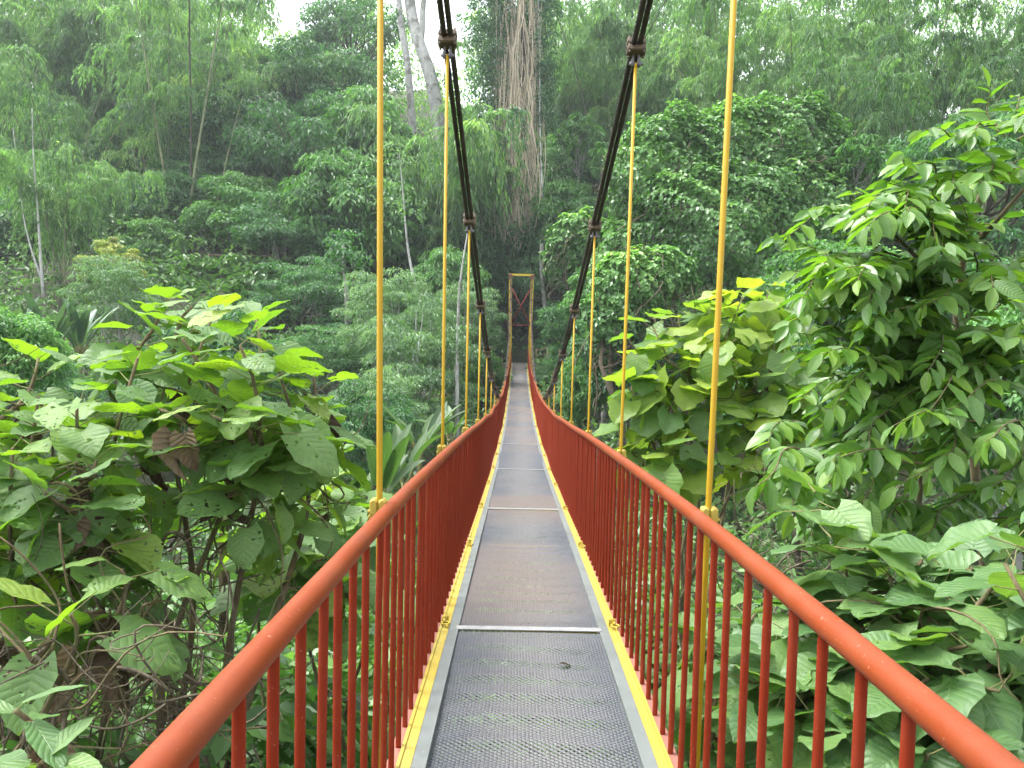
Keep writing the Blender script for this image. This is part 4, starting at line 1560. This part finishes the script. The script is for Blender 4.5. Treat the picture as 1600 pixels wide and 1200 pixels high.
DEAD = [leaf_proto('dead_leaf', blade_grid(9, 9, 0.7, 0.15, 1.0, f, cu, 0.08, 40 + s, 0.1), 0.4, R(a), M['lf_dead'], 0.010) for s, (f, cu, a) in enumerate([(0.9, 0.5, 20), (1.3, 0.7, 10), (0.6, 0.9, 30)])]
ELL = [blade_grid(9, 5, 0.46, 0.02, 1.25, f, cu, 0.015, 60 + s, 0.0, 0.25, 0.42) for s, (f, cu) in enumerate([(0.35, 0.12), (0.2, 0.25), (0.5, 0.05)])]
ELL_P = [leaf_proto('elliptic_leaf', ELL[i % 3], 0.06, R(a), M['lf_ell'], 0.010) for i, a in enumerate([5, 20, 35])]
POINT = [blade_grid(10, 7, 0.44, 0.04, 1.2, f, cu, 0.02, 70 + s, 0.0, 0.3, 0.45) for s, (f, cu) in enumerate([(0.3, 0.1), (0.15, 0.2)])]
POINT_P = [leaf_proto('pointed_leaf', POINT[i], 0.15, R(a), M['lf_big_r'], 0.010) for i, a in enumerate([8, 25])]


def tips_px(lst):
    return [at(x, y, Y) for x, y, Y in lst]


G = np.random.default_rng(901)
b = at(285, 1190, 4.9)
big_leaf_shrub('big_leaf_shrub', 'tall shrub with large insect eaten heart leaves and bare brown stems left of the railing', (b.x, b.y, b.z - 0.5),
               tips_px([(330, 500, 4.9), (215, 560, 4.6), (430, 560, 5.1), (285, 530, 4.5), (375, 540, 4.4), (400, 640, 4.7), (250, 640, 4.3), (170, 610, 4.9), (330, 650, 4.2), (455, 660, 5.2),
                        (490, 590, 5.4), (500, 680, 5.6), (340, 740, 4.4), (300, 480, 5.3), (400, 500, 5.4), (250, 480, 5.2)]),
               HEART_P, (0.21, 0.33), 15, 0.032, G, mains=5, dead=16, twigs=30, dead_protos=DEAD)
b = at(40, 1170, 4.3)
big_leaf_shrub('big_leaf_shrub', 'second big leaf shrub at the left edge with crossing bare branches', (b.x, b.y, b.z - 0.4),
               tips_px([(60, 620, 4.3), (-20, 600, 4.6), (120, 640, 4.1), (20, 700, 3.9), (150, 720, 4.0), (70, 770, 3.8), (-30, 760, 4.0), (60, 560, 5.0), (140, 800, 4.2), (20, 860, 3.9), (-60, 680, 4.4)]),
               HEART_P, (0.21, 0.32), 13, 0.028, G, mains=4, dead=14, twigs=30, dead_protos=DEAD)
b = at(470, 1120, 6.4)
big_leaf_shrub('big_leaf_shrub', 'low big leaf plant close beside the left handrail', (b.x, b.y, b.z - 0.3),
               tips_px([(470, 790, 6.2), (530, 800, 6.4), (420, 820, 6.0), (500, 850, 5.8), (555, 790, 6.9), (390, 850, 5.6), (450, 880, 5.8), (520, 760, 7.2), (560, 845, 6.6), (480, 925, 5.6), (425, 910, 5.3), (545, 880, 6.2), (490, 725, 7.0)]),
               HEART_P, (0.28, 0.40), 9, 0.022, G, mains=4, dead=5, twigs=14, dead_protos=DEAD)
b = at(140, 1290, 3.6)
big_leaf_shrub('big_leaf_shrub', 'sparse big leaf branches low at the left over the dry tangle', (b.x, b.y, b.z),
               tips_px([(190, 890, 3.7), (110, 960, 3.4), (250, 930, 3.9), (60, 1010, 3.3)]), HEART_P, (0.26, 0.34), 3.5, 0.024, G, mains=2, dead=12, twigs=40, dead_protos=DEAD)
b = at(20, 1300, 2.4)
big_leaf_shrub('young_plant', 'young plant with smooth pointed leaves in the bottom left corner', (b.x, b.y, b.z - 0.2),
               tips_px([(25, 1110, 2.4), (70, 1190, 2.3), (-10, 1180, 2.5)]), POINT_P, (0.20, 0.27), 5, 0.010, G, cat='plant', mains=3, elev=(0.6, 0.0), spacing=0.03)

# lower right big leaves
b = at(1480, 1330, 3.8)
big_leaf_shrub('big_leaf_shrub', 'spreading big leaf shrub beyond the right handrail', (b.x, b.y, b.z - 0.3),
               tips_px([(1390, 900, 4.1), (1470, 920, 4.0), (1330, 930, 4.3), (1540, 950, 3.8), (1420, 980, 3.9), (1510, 1010, 3.6), (1350, 980, 4.1), (1590, 1020, 3.5), (1450, 1060, 3.5),
                        (1560, 1080, 3.3), (1400, 1050, 3.7), (1620, 940, 3.9), (1300, 900, 4.6), (1345, 870, 4.7), (1440, 875, 4.4), (1520, 885, 4.2), (1585, 880, 4.0)]), HEART_R, (0.25, 0.36), 15, 0.024, G, mains=4, elev=(0.6, -0.2), dead=3, twigs=20, dead_protos=DEAD)
b = at(1220, 1330, 4.2)
big_leaf_shrub('big_leaf_shrub', 'big leaf shrub seen between the right balusters', (b.x, b.y, b.z - 0.3),
               tips_px([(1180, 960, 4.4), (1250, 940, 4.6), (1210, 1020, 4.1), (1290, 1010, 4.1), (1160, 1060, 4.0), (1250, 1090, 3.8), (1320, 1090, 3.7), (1190, 1130, 3.7), (1290, 1160, 3.5), (1380, 1150, 3.5),
                        (1130, 1120, 4.3), (1450, 1180, 3.3), (1110, 980, 5.0)]), HEART_R, (0.25, 0.36), 13, 0.022, G, mains=4, elev=(0.6, -0.2), dead=3, twigs=20, dead_protos=DEAD)
b = at(1600, 960, 3.0)
big_leaf_shrub('big_leaf_shrub', 'few big leaves reaching in at the right edge above the spreading shrub', (b.x + 0.35, b.y, b.z - 1.0),
               tips_px([(1590, 840, 3.2), (1570, 880, 3.1)]), HEART_R, (0.22, 0.27), 4, 0.014, G, mains=2)

# lime leaved shrub
b = at(1090, 830, 10.0)
big_leaf_shrub('lime_leaf_shrub', 'tall shrub with round lime green lobed leaves behind the right suspender', (b.x, b.y, b.z - 2.2),
               tips_px([(1020, 510, 10), (1060, 490, 10.4), (1110, 480, 10.2), (1160, 465, 10.0), (1200, 460, 10.4), (1240, 490, 10), (995, 545, 9.8), (985, 605, 9.6), (1040, 560, 9.6), (1090, 545, 9.7), (1150, 530, 9.6),
                        (1210, 540, 9.8), (1000, 600, 9.6), (1060, 620, 9.4), (1120, 600, 9.5), (1180, 590, 9.5), (1240, 570, 9.8), (992, 665, 9.6), (1005, 720, 9.3), (1250, 650, 9.8), (1230, 700, 9.6), (1200, 750, 9.2), (1285, 610, 10.0), (1040, 690, 9.3), (1100, 670, 9.4), (1160, 660, 9.4),
                        (1210, 640, 9.6), (1130, 500, 10.6), (1180, 500, 10.6), (1080, 730, 9.3), (1150, 720, 9.4)]),
               ROUND_P, (0.30, 0.42), 9, 0.035, G, mains=8, elev=(0.9, -0.3), spacing=0.045, twigs=40)

# glossy leaved tree on the right
def px_branches(lst):
    return [(at(*a), at(*b), c) for a, b, c in lst]


GR = np.random.default_rng(905)
br = []
hub = [(1500, 620, 7.0), (1480, 480, 6.8), (1500, 380, 6.6), (1530, 300, 6.4), (1560, 250, 6.2)]
ends = [(1210, 372), (1262, 330), (1240, 425), (1290, 395), (1330, 300), (1385, 285), (1300, 455), (1350, 350), (1410, 240), (1440, 205), (1420, 330), (1345, 500), (1290, 530), (1400, 420), (1470, 290),
        (1500, 210), (1545, 135), (1590, 150), (1560, 210), (1610, 250), (1600, 330), (1480, 380), (1440, 480), (1530, 420), (1580, 470), (1380, 560), (1450, 580), (1520, 540), (1330, 600), (1600, 570),
        (1260, 470), (1310, 340), (1360, 430), (1270, 560), (1550, 350), (1640, 180), (1650, 420), (1420, 520), (1300, 640), (1390, 640), (1250, 380), (1460, 430), (1230, 510), (1500, 480), (1320, 420)]
for _ in range(62):
    ex = GR.uniform(1225, 1640)
    top = np.interp(ex, [1210, 1300, 1400, 1500, 1560, 1640], [370, 330, 260, 190, 140, 140])
    ends.append((ex, GR.uniform(top + 10, 660)))
for (ex, ey) in ends:
    h = min(hub, key=lambda q: (q[0] - ex) ** 2 * 0.3 + (q[1] - ey - 50) ** 2)
    Ye = GR.uniform(5.2, 6.6)
    dx = GR.normal(0, 18)
    ax = h[0] + dx + (0 if ex < h[0] else 10)
    ay = h[1] + GR.normal(0, 25)
    # start part of the way out so that the twigs are not all of one length
    f = GR.uniform(0.0, 0.45)
    ax, ay = ax + (ex - ax) * f, ay + (ey - ay) * f - 12 * f
    br.append(((ax, ay, h[2] + (Ye - h[2]) * f), (ex, ey, Ye), GR.uniform(0.05, 0.16)))
tb = at(1540, 900, 7.2)
trunk = [tb - Vector((0, 0, 3.0)), tb, at(1520, 700, 7.1), at(1500, 600, 7.0), at(1495, 480, 6.8), at(1510, 370, 6.6), at(1545, 270, 6.3)]
limbs = [trunk, [at(1500, 600, 7.0), at(1440, 540, 6.6), at(1370, 500, 6.2), at(1300, 440, 5.9)], [at(1495, 480, 6.8), at(1430, 400, 6.3), at(1360, 330, 6.0)], [at(1510, 400, 6.6), at(1570, 330, 6.2), at(1640, 250, 6.0)]]
spray_tree('glossy_leaf_tree', 'tall bushy tree with glossy pointed leaves on arching sprays right of the bridge', (trunk[0], limbs), [0.05, 0.022, 0.022, 0.022],
           px_branches(br), ELL_P, M['lf_ell_attr'], ELL[0], 0.215, 0.043, 300, GR)
br = []
ends = [(1180, 760), (1240, 740), (1300, 720), (1360, 700), (1260, 810), (1330, 790), (1400, 760), (1460, 720), (1420, 830), (1490, 800), (1550, 760), (1520, 860), (1590, 820), (1200, 700), (1280, 670), (1440, 670), (1540, 690), (1600, 720), (1340, 860), (1480, 640), (1380, 620)]
for _ in range(26):
    ends.append((GR.uniform(1200, 1640), GR.uniform(640, 860)))
for (ex, ey) in ends:
    Ye = GR.uniform(4.9, 6.2)
    br.append(((ex + GR.uniform(30, 140), ey - GR.uniform(10, 70), Ye + GR.uniform(0.2, 0.9)), (ex, ey, Ye), GR.uniform(0.04, 0.14)))
tb = at(1450, 1000, 6.6)
trunk = [tb - Vector((0, 0, 2.0)), tb, at(1430, 850, 6.5), at(1440, 740, 6.4), at(1470, 640, 6.4)]
limbs = [trunk, [at(1430, 850, 6.5), at(1380, 760, 6.3), at(1320, 690, 6.2)], [at(1440, 740, 6.4), at(1530, 690, 6.2), at(1600, 660, 6.1)], [at(1430, 850, 6.5), at(1500, 790, 6.3), at(1570, 730, 6.2)]]
spray_tree('glossy_leaf_shrub', 'lower shrub of drooping paler glossy sprays under the tall glossy leaved tree', (trunk[0], limbs), [0.035, 0.018, 0.018, 0.018],
           px_branches(br), ELL_P, M['lf_ell_attr'], ELL[1], 0.22, 0.046, 300, GR, cat='shrub')


# ---- banana-like plants
def blade_leaf(L, W, arch, seed, nv=14, nu=5, torn=0.0):
    g = np.random.default_rng(seed)
    v = np.linspace(0, 1, nv)
    u = np.linspace(-1, 1, nu)
    VV, UU = np.meshgrid(v, u, indexing='ij')
    w = np.sin(np.clip(v * 0.94 + 0.05, 0, 1) * math.pi) ** 0.55
    w[-1] = 0.02
    w = w * (1 + torn * g.normal(0, 1, nv))
    th = arch * v
    cyv = np.concatenate([[0], np.cumsum(np.cos(th[:-1]))]) / nv * L
    czv = -np.concatenate([[0], np.cumsum(np.sin(th[:-1]))]) / nv * L
    X = UU * (w * W / 2)[:, None]
    Yy = np.repeat(cyv[:, None], nu, 1)
    Z = np.repeat(czv[:, None], nu, 1) + np.abs(UU) * (w * W * 0.22)[:, None]
    V = np.stack([X, Yy, Z], -1).reshape(-1, 3)
    uv = np.stack([(UU + 1) / 2, VV], -1).reshape(-1, 2)
    i = np.arange(nv - 1)[:, None] * nu
    j = np.arange(nu - 1)[None, :]
    Q = np.stack([i + j, i + j + 1, i + nu + j + 1, i + nu + j], -1).reshape(-1, 4)
    return V, uv, Q


M['lf_blade_dark'] = leaf_mat('leaf_blade_dark', [(0.0, (0.040, 0.090, 0.060)), (0.6, (0.062, 0.125, 0.078)), (1.0, (0.10, 0.18, 0.10))],
                              trans=0.25, rough=0.4, source='object', patch=0.0, veins=0.3, nveins=26.0, slant=0.6)
BLADE_D = [leaf_proto('blade_leaf', blade_leaf(1.0, 0.20, a, 520 + i, torn=0.03), 0.25, R(2), M['lf_blade_dark'], 0.014) for i, a in enumerate([0.15, 0.4, 0.7, 0.05])]
BLADE = [leaf_proto('blade_leaf', blade_leaf(1.0, 0.21, a, 500 + i, torn=0.03), 0.35, R(2), M['lf_banana'], 0.014) for i, a in enumerate([0.35, 0.8, 1.3, 0.15])]


def blade_plant(label, px, py, Y, n, size, spread=0.5, g=G, protos=None):
    protos = protos or BLADE
    b = at(px, py, Y)
    root = empty('blade_leaf_plant', tuple(b), label, 'plant', 'banana like plants')
    mb = MB()
    mb.tube([(0, 0, -1.5), (0.02, 0, 0.1), (0.0, 0.02, 0.3 * size[0])], [0.06, 0.05, 0.03], 8)
    mb.build('stem', M['petiole'], root)
    for k in range(n):
        az = k * 2.399 + g.normal(0, 0.3)
        el = R(g.uniform(58, 86)) * (1 - spread * 0.25)
        D = (math.cos(az) * math.cos(el), math.sin(az) * math.cos(el), math.sin(el))
        N = (-math.cos(az) * 0.8, -math.sin(az) * 0.8, 0.6)
        new_obj('leaf', protos[g.integers(4)], root, mat4=frame((math.cos(az) * 0.04, math.sin(az) * 0.04, g.uniform(0, 0.2)), D, N, g.uniform(*size), g.normal(0, 0.2)))


blade_plant('banana like plant just behind the first left suspender', 590, 800, 11.0, 11, (0.75, 1.1))
blade_plant('banana like plant close to the left handrail', 630, 775, 12.0, 9, (0.7, 1.0))
blade_plant('banana like plant between the big leaf shrub and first suspender', 535, 810, 11.5, 11, (0.8, 1.2), 0.8)
blade_plant('banana like plant by the second left suspender', 655, 715, 18.0, 9, (0.9, 1.3), 0.9)
blade_plant('banana like plant with drooping leaves beside the slender white trunk', 700, 700, 20.0, 8, (0.8, 1.1), 0.6)
blade_plant('dark banana like plant low in the ravine at left', 500, 690, 24.0, 9, (1.2, 1.8), 1.0)
blade_plant('tall blue green blade plant at the left edge', 20, 570, 26.0, 13, (1.3, 2.0), 0.5, protos=BLADE_D)
blade_plant('tall blue green blade plant beside the forked white stem', 75, 565, 27.0, 14, (1.4, 2.1), 0.3, protos=BLADE_D)
blade_plant('tall blue green blade plant next to the yellow leaved shrub', 125, 560, 28.0, 13, (1.3, 2.0), 0.3, protos=BLADE_D)


# ---- little palm under the big leaf shrub
def palm(label, px, py, Y, n, ln):
    g = np.random.default_rng(611)
    b = at(px, py, Y)
    root = empty('small_palm', tuple(b), label, 'palm')
    mb = MB()
    mb.tube([(0, 0, -1.2), (0, 0, 0.15)], 0.05, 8)
    mb.build('trunk', M['stem'], root)
    for k in range(n):
        az = k * 2.399
        o2 = np.array([math.cos(az), math.sin(az), 0])
        q = np.linspace(0, 1, 14)[:, None]
        P = UP * 0.1 + o2 * ln * (q - 0.15 * q ** 3) + UP * ln * (0.75 * q - 0.65 * q ** 2)
        mbf = MB()
        mbf.tube(P, np.linspace(0.012, 0.004, 14), 5, cap=False)
        lv = Leaves()
        m = 26
        t = np.repeat(np.linspace(0.15, 0.99, m), 2)
        sd = np.tile([1, -1], m)
        base_ = np.stack([np.interp(t, q[:, 0], P[:, j]) for j in range(3)], -1)
        side = np.cross(o2, UP)
        D = side * sd[:, None] * 0.9 + o2 * 0.5 - UP * 0.25
        lv.add(base_, D, np.repeat(UP[None], 2 * m, 0), ln * 0.42 * np.sin(np.clip(t, 0.1, 0.96) * math.pi) ** 0.6 + 0.05, 0.035, g.uniform(0.4, 0.8, 2 * m), droop=0.25)
        V = np.concatenate([np.concatenate(lv.V), np.concatenate(mbf.V)])
        F3 = np.concatenate(lv.F[3])
        F4 = np.concatenate(mbf.F[4]) + lv.n
        A = np.concatenate([np.concatenate(lv.A), np.full(mbf.n, 0.3)])
        new_obj('frond', make_mesh('frond', V, [F3, F4], M['lf_ell_attr'], attr=A), root)


palm('small palm with fine fronds behind the bare stems of the big leaf shrub', 350, 800, 7.5, 9, 0.9)


# ---- dry tangle at the lower left, and behind the right shrubs
def tangle(name, label, boxes, n, seed):
    g = np.random.default_rng(seed)
    mb = MB()
    for k in range(n):
        (x0, y0, x1, y1, Ya, Yb) = boxes[g.integers(len(boxes))]
        a = np.array(at(g.uniform(x0, x1), g.uniform(y0, y1), g.uniform(Ya, Yb)))
        b = a + np.array([g.normal(0, 0.45), g.normal(0, 0.3), g.normal(0.05, 0.38)])
        if min(abs(a[0]), abs(b[0])) < 1.1 or a[0] * b[0] < 0:
            continue
        P = wobble_path(a, b, 15, g, 0.10)
        P[:, 2] -= 0.1 * np.sin(np.linspace(0, math.pi, 15))
        r = 0.003 + 0.010 * g.random() ** 3
        mb.tube(P, np.linspace(r, r * 0.5, 15), 4, cap=False)
    o = mb.build(name, M['twig'])
    tag(o, label, 'twigs', kind='stuff')


tangle('dry_twigs', 'tangle of dry twigs and hanging stems below the big leaf shrubs', [(0, 820, 420, 1200, 4.0, 5.6), (0, 950, 330, 1200, 3.2, 4.4)], 230, 51)
tangle('dry_twigs', 'tangle of bare twigs below the glossy leaved shrub', [(1130, 740, 1420, 920, 6.0, 8.0)], 130, 52)

# ---- thin ropes above the right cable clamp
for (pa, pb, lab) in (((1001, 72), (1062, -40), 'thin pale rope running up from the upper right cable clamp'),
                      ((1003, 68), (1012, -40), 'second thin pale rope rising steeply beside the right cable')):
    a, b = np.array(at(pa[0], pa[1], 5.6)), np.array(at(pb[0], pb[1], 5.2))
    mb = MB()
    mb.tube([a - a, (b - a) * 0.5 - UP * 0.006, b - a], 0.0035, 5)
    tag(mb.build('rope', M['frame'], loc=tuple(a)), lab, 'rope')

# ---- a fallen leaf on the deck
fl = new_obj('fallen_leaf', leaf_proto('fallen_leaf', blade_grid(9, 5, 0.4, 0.03, 1.2, 0.5, 0.3, 0.05, 91, 0.0, 0.3, 0.45), 0.3, R(4), M['lf_dead'], 0.02),
             mat4=frame((0.15, 4.35, float(dz(4.35)) + 0.004), (0.9, 0.35, 0), (0, 0, 1), 0.075))
tag(fl, 'small dry brown leaf lying on the nearest deck panel', 'leaf')

# ---- air
mb = MB()
mb.box((0, 100, 30), (330, 330, 82))
hz, n_, l_, out_ = nt('haze_air')
pv = n_.new('ShaderNodeVolumePrincipled')
pv.inputs['Color'].default_value = (0.90, 0.96, 1.0, 1.0)
pv.inputs['Density'].default_value = 0.00055
pv.inputs['Anisotropy'].default_value = 0.3
l_.new(pv.outputs[0], out_.inputs['Volume'])
HAZE = True
if HAZE:
    o = mb.build('haze', hz, smooth=False)
    tag(o, kind='stuff')
